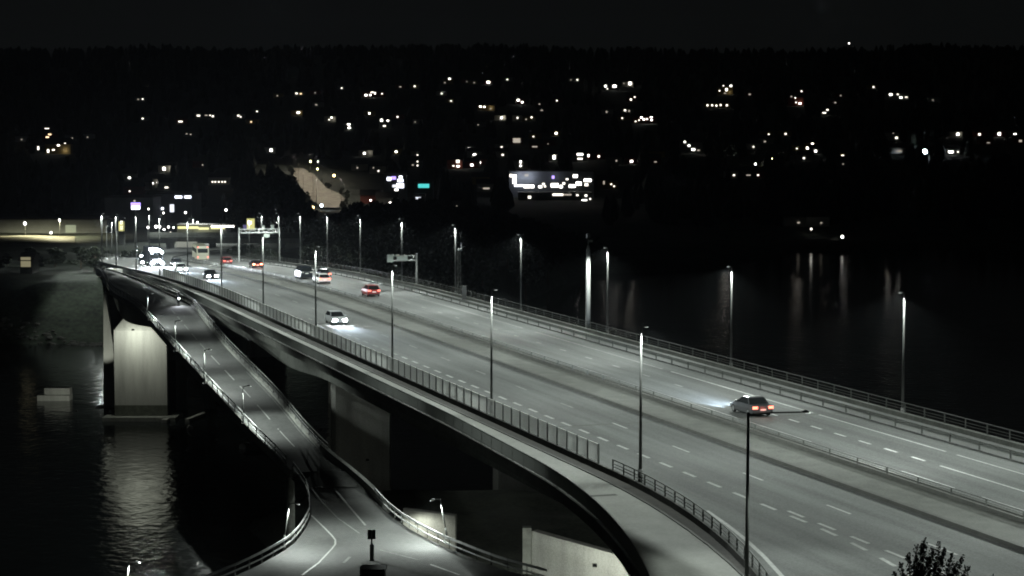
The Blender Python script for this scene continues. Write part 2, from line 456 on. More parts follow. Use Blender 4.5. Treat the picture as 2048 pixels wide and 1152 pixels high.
# painted lines: each dash a sheet of its own
def dash(name, Ya, Yb, o, w, m, parent, lift=0.004):
    mb = MB(); ys = stations(Ya, Yb, 4.0); f = o if callable(o) else (lambda Y: o)
    mb.loft([[road_pt(Y, f(Y) - w / 2, lift), road_pt(Y, f(Y) + w / 2, lift)] for Y in ys], closed=False, cap=False)
    return mb.build(name, m, parent)
def off_a(Y): return -3.6 - (0.006 * (115 - Y) ** 2 if Y < 115 else 0)
Yc = lambda s: s * 0.951
Y = 138.0 - 0.97 - 3.805 * 10
while Y < 240:
    dash('lane_dash', Y, Y + 1.95, off_a, 0.26, M_PAINT if Y < 200 else M_PAINTW, bridge); Y += 3.805
for Y in [105.3 - 0.97 + 3.75 * i for i in range(-3, 4)]:
    dash('lane_dash', Y, Y + 1.95, -3.05, 0.24, M_PAINT if Y > 92 else M_PAINTW, bridge)
Y = 162.7 - 11.41 * 5 - 1.45
while Y < 300:
    dash('lane_dash', Y, Y + 2.9, 0.0, 0.18, M_PAINT if Y < 160 else M_PAINTW, bridge); Y += 11.41
Y = 135.7 - 4.3 - 0.9
while Y < 330:
    if not (154.5 < Y < 168): dash('lane_dash', Y, Y + 1.7, 13.8, 0.22, M_PAINT if Y < 156 else M_PAINTW, bridge)
    Y += 3.66 if Y < 160 else 7.3
dash('lane_line', 91, 128.5, 13.75, 0.2, M_PAINT, bridge)
for a, b in ((91, 132), (133.4, 152), (153, 181), (183, 219), (223, 265)):
    dash('edge_line', a, b, 17.2, 0.17, M_PAINT if b < 200 else M_PAINTW, bridge)
for a, b in ((91, 118), (121, 127.5), (140, 150), (152.2, 187), (196, 260), (270, 330)):
    dash('edge_line', a, b, 10.2, 0.18, M_PAINT if b < 153 else M_PAINTW, bridge)
dash('edge_line', 91, 119, lambda Y: fence_o(Y) + 0.8, 0.26, M_PAINT, bridge)
dash('edge_line', 330, 425, 10.2, 0.2, M_PAINT, bridge)
dash('edge_line', 300, 425, -6.9, 0.2, M_PAINTW, bridge)
dash('path_shadow_strip', 125.0, 125.5, -12.2, 2.9, M_KERB, bridge)  # dark strip painted where a shadow crosses the footpath
# ------------------------------------------------------------------ fences, rails and parapets
def fence_run(root, Ys, o, dz, h, m_post, m_fill, post_w=0.07, fill='bars', bar=0.03, gap=0.11, post='post', panel='mesh_panel'):
    """posts, infill panels and a top rail, each piece an object of its own"""
    f = o if callable(o) else (lambda Y: o)
    pm = MB().box((0, 0, h / 2), (post_w, post_w, h)).mesh(post, m_post)
    cache = {}
    for i, Y in enumerate(Ys):
        p = road_pt(Y, f(Y), dz); link_mesh(post, pm, root, p, road_ang(Y))
        if i + 1 < len(Ys):
            q = road_pt(Ys[i + 1], f(Ys[i + 1]), dz)
            d = q - p; L = math.hypot(d.x, d.y); key = (round(L, 1))
            if key not in cache:
                b = MB()
                if fill == 'bars':
                    n = max(3, int(L / gap))
                    for j in range(1, n):
                        b.box((L * j / n, 0, h * 0.52), (bar, bar, h * 0.86))
                    b.box((L / 2, 0, h * 0.09), (L, 0.03, 0.03))
                    b.box((L / 2, 0, h * 0.96), (L, 0.045, 0.05))
                elif fill == 'rails':
                    for z in (0.35, 0.62, 0.97): b.box((L / 2, 0, h * z), (L, 0.05, 0.06 if z > 0.9 else 0.035))
                elif fill == 'w':
                    b.add([(0, s * 0.04, z) for s, z in ((1, h - 0.32), (-1, h - 0.24), (1, h - 0.16), (-1, h - 0.08), (1, h))] +
                          [(L, s * 0.04, z) for s, z in ((1, h - 0.32), (-1, h - 0.24), (1, h - 0.16), (-1, h - 0.08), (1, h))],
                          [(i2, i2 + 1, i2 + 6, i2 + 5) for i2 in range(4)])
                cache[key] = b.mesh(panel, m_fill)
            o2 = link_mesh(panel, cache[key], root, p)
            rz = math.atan2(d.y, d.x)
            o2.rotation_euler = (0, -math.atan2(d.z, L), rz)
            if fill == 'bars': o2['kind'] = 'stuff'
    return root
M_RAIL = mat('rail paint', (0.075, 0.078, 0.075), 0.6, 0.1)
M_MESHF = mat('pale fence mesh', (0.75, 0.76, 0.74), 0.6, 0.0)
M_RAILM = mat('matt dark railing', (0.085, 0.09, 0.085), 0.95)
M_RAILD = mat('dark rail paint', (0.075, 0.08, 0.075), 0.6, 0.3)
def ylist(a, b, arc): return [a + i * arc * 0.951 for i in range(int((b - a) / (arc * 0.951)) + 1)]
fr = thing('mesh_fence', 'tall pale mesh fence with close posts between the motorway and the footpath', 'fence')
fence_run(fr, ylist(135.4, 330, 2.1), lambda Y: fence_o(Y) - 0.45, 0.1, 1.35, M_RAILD, M_MESHF, 0.10, bar=0.016, gap=0.10)
fr = thing('low_railing', 'low dark railing curving beside the exit lane where the tall fence ends', 'railing')
fence_run(fr, ylist(91, 134.6, 2.0), lambda Y: fence_o(Y) - 0.45, 0.1, 0.72, M_RAILD, M_RAILD, fill='rails', panel='rail_panel')
fr = thing('path_railing', 'thin see through railing along the outer edge of the raised footpath', 'railing')
fence_run(fr, ylist(91, 345, 2.6), lambda Y: path_l(Y) - 0.15, 0.12, 1.0, M_RAILM, M_RAILM, post_w=0.045, fill='bars', bar=0.028, gap=0.10)
fr = thing('guard_rail', 'steel guard rail between the far carriageway and its walkway', 'guard rail')
fence_run(fr, ylist(91, 420, 4.0), 19.5, 0.0, 0.72, M_RAILD, M_RAILM, post_w=0.1, fill='w', panel='rail_beam')
fr = thing('bridge_parapet', 'long steel parapet along the outer edge of the far carriageway above the black water', 'parapet')
fence_run(fr, ylist(91, 424, 3.0), 22.55, 0.45, 0.8, M_RAILD, M_RAIL, post_w=0.08, fill='rails', panel='rail_panel')
fr = thing('median_railing', 'dark low railing along the open gap between the two carriageways', 'railing')
fence_run(fr, ylist(91, 420, 4.0), 7.88, 0.35, 0.42, M_RAILD, M_RAILD, post_w=0.08, fill='rails', panel='rail_panel')

# ------------------------------------------------------------------ lower cycle road bridge
_lo = [(372, 15.6, -13.6, -12.9), (350, 16.6, -14.9, -12.9), (325, 17.3, -17.1, -13.1), (300, 17.75, -19.3, -13.4), (284, 17.9, -20.4, -13.5), (264, 17.9, -20.0, -13.3), (240, 17.75, -21.3, -15.4), (216, 17.4, -22.5, -17.3), (184, 16.0, -23.2, -18.4), (167, 14.5, -22.9, -18.9), (160, 13.3, -22.0, -17.9), (156, 12.5, -21.4, -17.0)]
_lz = [(a[0] + 6.2, a[1]) for a in reversed(_lo)]; _ll = [(a[0] - 0.309 * a[2], a[2]) for a in reversed(_lo)]; _lr = [(a[0] - 0.309 * a[3], a[3]) for a in reversed(_lo)]
def sm(tab, Y, w=5): return (interp(tab, Y - w) + 2 * interp(tab, Y) + interp(tab, Y + w)) / 4
def low_pt(Y, k, dz=0.0):      # k 0 = outer edge, 1 = inner edge
    o = sm(_ll, Y) * (1 - k) + sm(_lr, Y) * k
    p = road_pt(Y, o); p.z = sm(_lz, Y, 5) + dz; return p
lowb = thing('cycle_bridge', 'narrow two way cycle road bridge beside the motorway with a haunched concrete girder', 'bridge')
LS = stations(166.5, 374, 3.0)
MB().loft([[low_pt(Y, 0), low_pt(Y, 1), low_pt(Y, 1, -0.35), low_pt(Y, 0, -0.35)] for Y in LS]).build('roadway', M_ASPH2, lowb)
for k0, k1 in ((-0.06, 0.0), (1.0, 1.07)):
    MB().loft([[low_pt(Y, k0, 0.22), low_pt(Y, k1, 0.22), low_pt(Y, k1, -0.5), low_pt(Y, k0, -0.5)] for Y in LS]).build('edge_beam', M_CONCD, lowb)
def ldepth(Y):
    if Y > 240: return -1.2 - 2.5 * (1 - smooth(abs(Y - 290) / 46))
    return -1.25
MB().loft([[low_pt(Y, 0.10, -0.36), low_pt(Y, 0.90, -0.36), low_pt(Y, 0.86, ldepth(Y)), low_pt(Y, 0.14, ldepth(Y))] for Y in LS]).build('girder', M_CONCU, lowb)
# the big lit pier in the water and its foundation
pa, pb = at_y(228, 700, 283.0), at_y(333, 700, 283.0)
MB().prism([(pa.x, 283.0), (pb.x, 283.0), (pb.x - 0.2, 285.2), (pa.x + 0.2, 285.2)], -4, [12.75, 12.75, 12.9, 12.9]).build('pier', M_CONC, lowb)
MB().loft([[Vector((pa.x + a, y, z)) for a, y in ((0, 282.9), (7.4, 282.9), (7.2, 285.4), (0.2, 285.4))] if z < 13 else
           [Vector((pa.x + a, y, z)) for a, y in ((1.1, 284.2), (6.1, 284.2), (6.1, 286.4), (1.1, 286.4))] for z in (12.76, 14.3)]).build('pier_cap', M_CONC, lowb)
MB().box((pa.x + 3.7, 284.0, 0.1), (10.4, 5.5, 0.9)).build('foundation', M_CONCD, lowb)
for Y in (173.5,):
    p = low_pt(Y, 0.5)
    MB().tube([(p.x, p.y, -5), (p.x, p.y, p.z - 1.2)], 0.35, 12).build('column', M_CONCD, lowb, smooth=True)
def low_dash(Ya, Yb, k, w, m):
    ys = stations(Ya, Yb, 2.0); t = w / 2 / 4.6
    return MB().loft([[low_pt(Y, k - t, 0.004), low_pt(Y, k + t, 0.004)] for Y in ys], closed=False, cap=False).build('lane_dash', m, lowb)
Y = 173.0
while Y < 268: low_dash(Y, Y + 6.0, 0.56, 0.12, M_PAINT if Y < 215 else M_PAINTW); Y += 9.5
low_dash(170, 242, 0.06, 0.13, M_PAINT); low_dash(172, 206, 0.955, 0.12, M_PAINTW)
def poly_rail(root, pts, h, m_post, m_fill, z_list, step=2.0, post_w=0.07, bh=0.06):
    """rails along a 3D polyline, cut into lengths with a post at each end"""
    pts = [Vector(p) for p in pts]; out = [pts[0]]; acc = 0.0
    for a, b in zip(pts, pts[1:]):
        L = (b - a).length; t = step - acc
        while t < L: out.append(a + (b - a) * t / L); t += step
        acc = (acc + L) % step
    pm = MB().box((0, 0, h / 2), (post_w, post_w, h)).mesh('post', m_post)
    for a, b in zip(out, out[1:]):
        link_mesh('post', pm, root, a)
        mb = MB()
        for z, hh in z_list: mb.beam(a + Vector((0, 0, z)), b + Vector((0, 0, z)), 0.06, hh)
        mb.build('rail', m_fill, root)
fr = thing('bridge_railing', 'bright steel railing along the water side of the cycle bridge', 'railing')
poly_rail(fr, [low_pt(Y, -0.03, 0.22) for Y in stations(168, 372, 4)], 0.75, M_RAILD, M_GALV, [(0.72, 0.09), (0.38, 0.05)], 3.0)
fr = thing('bridge_railing', 'railing on the motorway side of the cycle bridge', 'railing')
poly_rail(fr, [low_pt(Y, 1.035, 0.22) for Y in stations(170, 330, 4)], 0.85, M_RAILD, M_RAIL, [(0.82, 0.09), (0.5, 0.05), (0.25, 0.04)], 3.0)

# junction of cycle roads at the near end
ZJ = 12.2
LC = [(-17.65, 160.4), (-16.85, 158.4), (-16.1, 156.3), (-15.32, 150.67), (-14.95, 147), (-14.88, 143.81), (-14.95, 140.5), (-15.11, 137.54), (-15.5, 135), (-16.09, 132.58), (-16.8, 129.9), (-17.75, 127.22), (-19.6, 122.27), (-22, 117)]
RC = [(-13.55, 160.4), (-12.4, 158.2), (-11.4, 156.3), (-10.8, 154.4), (-10.13, 151.7), (-9.2, 148), (-8.2, 144.75), (-7.0, 141.4), (-5.75, 138.41), (-4.5, 135.7), (-3.18, 133.39), (-1.8, 130.8), (-0.46, 128.71), (2.41, 125.06), (8, 119)]
_jt = [(154, 12.2), (156.3, 12.5), (158.4, 12.95), (160.4, 13.36), (163.5, 13.95), (167, 14.5), (175, 15.2)]
def jz(Y): return interp(_jt, Y)
def resample(P, n=56):
    L = [0.0]
    for a_, b_ in zip(P, P[1:]): L.append(L[-1] + math.hypot(b_[0] - a_[0], b_[1] - a_[1]))
    out = []
    for i in range(n + 1):
        t_ = L[-1] * i / n; k = 0
        while k < len(P) - 2 and L[k + 1] < t_: k += 1
        u = (t_ - L[k]) / (L[k + 1] - L[k]); out.append((P[k][0] + (P[k + 1][0] - P[k][0]) * u, P[k][1] + (P[k + 1][1] - P[k][1]) * u))
    return out
jr = tag(MB().loft([[Vector((*a_, jz(a_[1]))), Vector((*b_, jz(b_[1]))), Vector((*b_, jz(b_[1]) - .5)), Vector((*a_, jz(a_[1]) - .5))] for a_, b_ in zip(resample(LC), resample(RC))]).build('cycle_road', M_ASPH2), kind='structure')
def jline(pts, w, name='lane_line', m=M_PAINT):
    mb = MB(); vs = []
    P2 = [Vector((p[0], p[1], jz(p[1]) + 0.012)) for p in pts]
    rows = []
    for i, p in enumerate(P2):
        d = P2[min(i + 1, len(P2) - 1)] - P2[max(0, i - 1)]; n = Vector((-d.y, d.x, 0)).normalized() * w / 2
        rows.append([p - n, p + n])
    return mb.loft(rows, closed=False, cap=False).build(name, m, jr)
jline([(-15.94, 156.9), (-14.69, 152.96), (-12.93, 146.48), (-10.86, 140.7)], 0.11, m=M_PAINTW)
jline([(-14.1, 156.8), (-12.69, 152.12), (-10.65, 143.63)], 0.15)
jline([(-14.96, 147.46), (-13.49, 142.51), (-12.75, 139.9), (-12.38, 138.4), (-12.25, 136.9), (-12.35, 135.4), (-12.83, 130.85), (-13.56, 127.08)], 0.13)
jline([(-10.9, 132.74), (-11.17, 130.85)], 0.2)
jline([(-5.39, 130.39), (-3.39, 127.22)], 0.13)
jline([(-9.06, 135.02), (-6.24, 131.79)], 0.1, m=M_PAINTW)
jline([(-16.2, 156.9), (-11.75, 157.3)], 0.75, 'drain_strip', M_KERB)
fr = thing('guard_rail', 'double steel guard rail bending round the water side of the cycle junction', 'guard rail')
poly_rail(fr, [(p[0] - 0.1, p[1], jz(p[1])) for p in LC], 0.78, M_RAILD, M_GALV, [(0.70, 0.16), (0.28, 0.10)], 2.0)
fr = thing('guard_rail', 'double steel guard rail curving from the cycle bridge towards the underpass', 'guard rail')
poly_rail(fr, [(p[0] + 0.1, p[1], jz(p[1])) for p in RC[3:-1]], 0.78, M_RAILD, M_GALV, [(0.70, 0.16), (0.28, 0.08)], 2.0)
cw = thing('parapet_wall', 'low grey concrete wall with a railing where the cycle bridge meets the junction', 'wall')
MB().loft([[Vector((x + s * 0.18, Y, z)) for s, z in ((-1, jz(Y) - 1.0), (1, jz(Y) - 1.0), (1, jz(Y) + 0.5), (-1, jz(Y) + 0.5))] for x, Y in ((-15.9, 165.6), (-14.4, 162.4), (-13.2, 160.2), (-12.1, 158.1), (-11.0, 155.8), (-10.3, 153.6), (-9.7, 151.2))]).build('wall', M_CONCD, cw)
# embankment wall carrying the junction
ew = thing('retaining_wall', 'dark concrete wall under the water side of the cycle junction', 'wall')
MB().loft([[Vector((p[0] + 0.2, p[1], ZJ - 0.52)), Vector((p[0] + 1.0, p[1], ZJ - 0.52)), Vector((p[0] + 1.6, p[1], -5)), Vector((p[0] + 1.2, p[1], -5))] for p in LC[2:]]).build('wall', M_CONCD, ew)
# pale walls below the motorway, lit by their own lamps
def wall_block(label, pts, z0, z1, th=0.8):
    t = thing('abutment_wall', label, 'wall')
    a, b = Vector((*pts[0], 0)), Vector((*pts[1], 0)); n = (b - a).cross(Vector((0, 0, 1))).normalized() * -th
    MB().prism([(a.x, a.y), (b.x, b.y), (b.x + n.x, b.y + n.y), (a.x + n.x, a.y + n.y)], z0, [z1[0], z1[1], z1[1], z1[0]]).build('wall', M_CONC, t)
    return t
def z_at(px, py, Y): return at_y(px, py, Y).z
a, b = at_y(806, 1050, 166.0), at_y(911, 1050, 166.0)
wA = wall_block('short pale lit wall with a lamp on it behind the right hand guard rail', [(a.x, 166.0), (b.x, 165.4)], 4.0, (z_at(806, 1018, 166), z_at(911, 1029, 166)))
a, b = at_y(1063, 1100, 157.5), at_y(1275, 1100, 152.0)
wB = wall_block('long pale lit wall below the near end of the footpath', [(a.x, 157.5), (b.x, 152.0)], 4.0, (z_at(1063, 1062, 157.5), z_at(1275, 1121, 152)))
MB().box((a.x - 0.36, 157.75, 6.4), (0.7, 0.9, z_at(1063, 1060, 157.5) * 2 - 12.8 + 0.4)).build('end_post', M_CONCD, wB)
# lit concrete fin and far pier left of the big pier
fin = thing('bridge_fin', 'slender tapering pale concrete fin standing beside the big lit pier', 'pier')
Yf = 296.0
prof_px = [(206.5, 586), (210, 590), (214, 612), (220, 648), (226, 690), (229, 742), (229, 858), (207, 858), (207, 690)]
fp = [at_y(x, y, Yf) for x, y in prof_px]; n = len(fp)
fb = [Vector((p.x, Yf + 1.1, p.z)) for p in fp]
MB().add(fp + fb, [tuple(range(n)), tuple(range(2 * n - 1, n - 1, -1))] + [(i, n + i, n + (i + 1) % n, (i + 1) % n) for i in range(n)]).build('fin', M_CONC, fin)
MB().box((fp[6].x - 1.0, Yf + 0.6, -2.0), (3.4, 2.8, 4.2)).build('foundation', M_CONCD, fin)
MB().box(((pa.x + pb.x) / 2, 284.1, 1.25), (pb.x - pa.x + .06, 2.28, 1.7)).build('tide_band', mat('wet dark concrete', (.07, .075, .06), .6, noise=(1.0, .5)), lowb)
# small lit foundations and the mooring block
for (x0, x1, y0, y1, lab) in ((322, 366, 826, 839, 'pale concrete pile cap at the waterline touching the big lit pier'), (370, 411, 824, 838, 'pale concrete pile cap at the waterline farther from the big lit pier')):
    a, b = at_z(x0, y1, 0.45), at_z(x1, y0, 0.45)
    o = MB().prism([(a.x, a.y), (b.x - 1.2, a.y), (b.x, b.y - 1.0), (b.x, b.y), (a.x + 1.3, b.y)], -3, 0.45).build('pile_cap', M_CONC)
    tag(o, lab, 'foundation', 'pile caps beside the big pier')
a = at_z(110, 800, 0.0)
t = thing('mooring_block', 'two tier grey concrete mooring block standing alone in the water', 'mooring', a)
MB().box((0, 0, 0.1), (4.9, 2.4, 1.5)).build('base', M_CONC, t)
MB().box((0.4, 0.5, 1.35), (3.9, 1.6, 1.0)).build('block', M_CONC, t)
for px, py, lab in ((380, 858, 'small white buoy floating in front of the pile caps'), (485, 895, 'small pale buoy floating beside the cycle bridge')):
    a = at_z(px, py, 0.15); o = MB().tube([(0, 0, -0.35), (0, 0, -0.1), (0, 0, 0.25), (0, 0, 0.45), (0, 0, 0.6)], [0.2, 0.42, 0.42, 0.2, 0.06], 10).build('buoy', mat('white plastic', (0.75, 0.75, 0.72), 0.5), loc=a, smooth=True)
    tag(o, lab, 'buoy')
# ------------------------------------------------------------------ motorway lamp posts
ORD = ['first', 'second', 'third', 'fourth', 'fifth', 'sixth', 'seventh', 'eighth', 'ninth', 'tenth', 'eleventh', 'twelfth', 'thirteenth', 'fourteenth', 'fifteenth', 'sixteenth', 'seventeenth', 'eighteenth', 'nineteenth', 'twentieth']
def ordn(i):
    if i < 20: return ORD[i]
    t = ['twenty', 'thirty', 'forty', 'fifty', 'sixty', 'seventy', 'eighty', 'ninety'][(i + 1) // 10 - 2]
    r = (i + 1) % 10
    return t + '-' + ORD[r - 1] if r else {'twenty': 'twentieth', 'thirty': 'thirtieth', 'forty': 'fortieth', 'fifty': 'fiftieth'}.get(t, t)
def make_post(h=10.0, arm=0.16, rb=0.115, rt=0.062, M_POLE=M_LPOLE):
    pole = MB().tube([(0, 0, 0), (0, 0, h * 0.45), (0, 0, h)], [rb, (rb + rt) / 2, rt], 10)
    pole.tube([(0, 0, 0), (0, 0, 0.9)], [rb * 1.35, rb * 1.35], 10)
    a = MB().tube([(0, 0, h - 0.12), (arm * 0.5, 0, h - 0.02), (arm, 0, h)], 0.035, 6)
    hd = MB().loft([[Vector((arm - 0.05, s * 0.07, h + z)) for s, z in ((-1, -0.03), (1, -0.03), (1, 0.06), (-1, 0.06))],
                    [Vector((arm + 0.12, s * 0.13, h + z)) for s, z in ((-1, -0.03), (1, -0.03), (1, 0.09), (-1, 0.09))],
                    [Vector((arm + 0.24, s * 0.1, h + z)) for s, z in ((-1, -0.03), (1, -0.03), (1, 0.04), (-1, 0.04))]])
    ln = MB().box((arm + 0.2, 0, h - 0.04), (0.22, 0.15, 0.015))
    bp = MB().box((0, 0, 0.02), (0.42, 0.42, 0.04))
    return [('pole', pole.mesh('pole', M_POLE, True), M_POLE), ('arm', a.mesh('arm', M_POLE, True), 0), ('lamp_head', hd.mesh('lamp_head', M_STEELD), 0), ('lens', ln.mesh('lens', G_LUM), 0), ('base_plate', bp.mesh('base_plate', M_STEELD), 0)]
POST = make_post()
POST_LONG = make_post(10.0, 2.6, M_POLE=M_RAILD)
def place_post(p, rz, label, group, parts=POST, power=P_MAST, head=0.4, h=10.0, lit=True, cone=160, aim=0):
    t = thing('lamp_post', label, 'lamp post', p, rz, group)
    for nm, me, _ in parts: link_mesh(nm, me, t)
    if lit: lamp_light('lantern_light', t, (head, 0, h - 0.12), power, cone, 0.25 if h > 5 else 0.5, rot=(0, -R(aim), 0), shield=0.62 if (h > 5 and power > 3000) else None)
    return t
GL, GR = 'lamp posts along the tall mesh fence', 'lamp posts along the outer parapet'
o_l = lambda Y: fence_o(Y) - 0.25
left = [station_for_px(px, -7.75) for px in (1283, 983, 785, 632, 527)]
left += [left[-1] + 30 * 0.951 * (i + 1) for i in range(7)]
for i, Y in enumerate(left):
    place_post(road_pt(Y, o_l(Y)), road_ang(Y), 'tall lamp post by the mesh fence, %s in its row from the exit bend' % ordn(i), GL)
# the row goes on towards the camera: a dark post with a long arm, then those below the picture
p = at_y(1494, 1100, 92.6)
place_post(Vector((p.x, 92.6, 17.6)), R(2), 'nearest lamp post, dark pole with a long arm reaching over the exit lane', GL, parts=POST_LONG, head=2.8, cone=118, aim=0)
right_px = (1805, 1462, 1215, 1042, 911, 804, 721, 655, 601, 558, 524)
right = [station_for_px(px, 23.0) for px in right_px]
for i, Y in enumerate(right):
    place_post(road_pt(Y, 23.0, -0.2), road_ang(Y) + math.pi, 'tall lamp post outside the parapet, %s in its row from the picture edge' % ordn(i), GR)
for Y in (right[0] - 28, right[0] - 56): place_post(road_pt(Y, 23.0, -0.2), road_ang(Y) + math.pi, 'lamp post of the parapet row outside the picture', GR)
# more posts of the two rows on land beyond the bridge
for i, (px, py, Y) in enumerate(((498, 440, 440), (441, 462, 455), (213, 452, 452), (223, 444, 462), (233, 438, 470), (247, 436, 480), (298, 430, 520), (332, 432, 540), (269, 438, 540), (386, 437, 560))):
    p = at_y(px, py, Y); z0 = max(terrain(p.x, Y), 8.0); h = p.z - z0
    t = place_post(Vector((p.x, Y, z0)), 0.0, 'slim lamp post beyond the far bridge end, %s of its cluster' % ordn(i), 'lamp posts beyond the far end of the bridge', lit=(i % 3 == 0), power=P_MAST * 0.7)
    for ch in t.children:
        pass
    t.scale = (1, 1, max(0.6, h / 10.0))

# lower lamps of the cycle road
SHORT = make_post(3.3, 0.42, 0.055, 0.04, M_POLE=M_RAILD)
SP = 640.0
for i, (Y, k) in enumerate(((249.5, -0.1), (219.5, -0.1), (199, -0.1), (180.6, -0.07))):
    place_post(low_pt(Y, k, 0.2), road_ang(Y), 'short lamp post on the cycle bridge, %s from the junction' % ordn(3 - i), 'short lamps of the cycle bridge', SHORT, SP * (1.5, 1.8, 1.8, 1.9)[i], 0.75, 3.3, cone=(160, 160, 156, 134)[i], aim=8)
for (b, tp, lab) in (((566, 1094), (579, 1004), 'short leaning lamp post outside the bright bend of guard rail'), ((895, 1078), (880, 996), 'short leaning lamp post before the pale lit wall'), ((253, 1168), (258, 1122), 'short pale post standing by the water at the picture edge')):
    a = at_z(b[0], b[1], ZJ - 0.4); c2 = at_y(tp[0], tp[1], a.y)
    h = c2.z - a.z; lean = math.atan2(c2.x - a.x, h)
    t = place_post(a, 0.0, lab, 'short lamps of the cycle junction', SHORT, SP * 1.25, 0.75, 3.3, cone=168, aim=16); t.rotation_euler = (0, lean, 0.0 if b[0] < 700 else math.pi)
    if b[0] > 700: t.rotation_euler = (0, -lean, math.pi)
    t.scale = (1, 1, h / 3.3)
# thick white mast on the parapet
Ym = station_for_px(1176, 23.1)
t = thing('camera_mast', 'thick white mast on the parapet with a dim device on top', 'mast', road_pt(Ym, 23.1, -0.2), road_ang(Ym))
MB().tube([(0, 0, 0), (0, 0, 5), (0, 0, 9.4), (0, 0, 9.9)], [0.30, 0.27, 0.22, 0.12], 14).build('pole', M_POLE, t, True)
MB().tube([(0, 0, 9.9), (0, 0, 11.2)], 0.06, 8).build('spigot', M_STEELD, t)
d = MB().box((0.0, 0, 11.0), (0.35, 0.3, 0.5)); d.box((0.25, 0, 10.4), (0.5, 0.24, 0.24)).build('device', M_STEELD, t)
# lattice mast beside the fifth post of the parapet row
Ym = station_for_px(917, 23.3)
t = thing('lattice_mast', 'slim lattice mast with a pale camera beside a parapet lamp post', 'mast', road_pt(Ym, 23.4, -0.2), road_ang(Ym))
mb = MB()
for sx in (-1, 1):
    for sy in (-1, 1): mb.tube([(sx * 0.22, sy * 0.22, 0), (sx * 0.16, sy * 0.16, 6.4)], 0.03, 5)
for i in range(10):
    z = i * 0.64; s = 1 if i % 2 else -1
    mb.tube([(-0.2 * s, -0.2, z), (0.2 * s, -0.2, z + 0.64)], 0.018, 4); mb.tube([(-0.2, 0.2 * s, z), (-0.2, -0.2 * s, z + 0.64)], 0.018, 4)
mb.build('lattice', M_STEELD, t)
MB().box((0.1, -0.1, 6.6), (0.5, 0.3, 0.3)).build('camera', M_POLE, t); MB().box((0.35, 0, 7.1), (0.12, 0.12, 0.8)).build('antenna', M_STEELD, t)
# grey box on the parapet
Ym = station_for_px(930, 22.2)
tag(MB().box((0, 0, 0.9), (0.6, 0.5, 1.8)).build('equipment_cabinet', M_DARK, loc=road_pt(Ym, 22.1, 0.1)), 'dark equipment cabinet standing by the parapet near the lattice mast', 'cabinet')

# sign gantries
def gantry(label, Yg, o_post, reach, h, panel, sign_m, m=M_STEELD, posts=1):
    t = thing('sign_gantry', label, 'gantry', road_pt(Yg, o_post), road_ang(Yg))
    MB().tube([(0, 0, -0.5), (0, 0, h + 0.3)], 0.18, 10).build('post', m, t)
    b = MB()
    for z in (h, h - 0.7): b.box((-reach / 2, 0, z), (reach, 0.14, 0.14))
    n = int(reach / 0.9)
    for i in range(n): b.beam((-reach * i / n, 0, h - 0.7 if i % 2 else h), (-reach * (i + 1) / n, 0, h if i % 2 else h - 0.7), 0.06, 0.06)
    b.build('beam', m, t)
    if posts == 2: MB().tube([(-reach, 0, -0.5), (-reach, 0, h + 0.3)], 0.18, 10).build('post', M_POLE, t)
    for x, w, hh, dz in panel: MB().box((x, -0.12, h - 0.35 + dz), (w, 0.08, hh)).build('sign_panel', sign_m, t)
    return t
M_SIGNB = mat('sign back', (0.20, 0.23, 0.21), 0.6, 0.1)
Yg = station_for_px(833, 22.9)
gantry('small sign gantry reaching out from the parapet beside the tree dark headland', Yg, 22.9, 4.4, 4.6, [(-4.0, 0.9, 1.1, 0), (-2.2, 1.6, 0.6, 0)], M_SIGNB)
gantry('wide far gantry with small devices over the carriageway end', 396, 25.5, 8.2, 6.6, [(-1.4, 0.6, 0.8, 0.8), (-3.2, 0.5, 0.6, 0.8), (-2.6, 1.2, 0.7, -1.0)], M_SIGNB, M_GALV, posts=2)

# junction sign and the kiosk at the bottom edge
t = thing('road_sign', 'dark square sign on a post at the cycle junction seen from behind', 'sign', (-9.35, 131.6, ZJ), R(10))
MB().tube([(0, 0, 0), (0, 0, 2.05)], 0.05, 8).build('post', M_STEELD, t)
MB().box((0, 0.06, 1.75), (0.52, 0.04, 0.62)).build('sign_panel', M_DARK, t)
MB().box((0, 0.0, 0.55), (0.28, 0.2, 1.1)).build('control_box', M_STEELD, t)
a = at_z(746, 1172, ZJ)
t = thing('kiosk', 'small dark roofed kiosk with one white corner post at the picture edge', 'kiosk', a)
MB().box((0, 0.7, 0.45), (1.45, 1.3, 0.9)).build('body', M_DARK, t)
MB().box((0, 0.7, 1.0), (1.6, 1.5, 0.12)).build('roof', M_DARK, t)
MB().box((-0.78, -0.1, 0.62), (0.1, 0.1, 1.25)).build('corner_post', M_POLE, t)
MB().box((0.1, 0.02, 0.86), (1.3, 0.05, 0.07)).build('trim', M_POLE, t)

# ------------------------------------------------------------------ flood lights of the pier and the walls
def flood(label, p, power, spot, target, col=(0.95, 1.0, 0.86), blend=0.6):
    t = thing('flood_light', label, 'lamp', p)
    MB().box((0, 0, 0), (0.34, 0.28, 0.22)).build('housing', M_DARK, t)
    d = (Vector(target) - Vector(p)).normalized()
    l = lamp_light('flood_beam', t, d * 0.3, power, spot, blend, col, bat=False)
    l.rotation_euler = d.to_track_quat('-Z', 'Y').to_euler()
    return t
pm = (pa.x + pb.x) / 2
flood('small black lamp under the girder just above the big lit pier', (pm - 0.2, 278.8, 13.3), 1900, 160, (pm, 283.0, 9.5))
flood('lamp lighting the slender fin from below', (fp[0].x - 2.2, 286.5, 0.8), 6000, 30, (fp[2].x, 296, 10.5))
flood('small added lamp on the pier foundation that brightens the mooring block', (pa.x - 0.6, 282.2, 1.3), 7000, 24, tuple(at_z(110, 790, 0.8)))  # added lamp with no visible source, brightens the mooring block
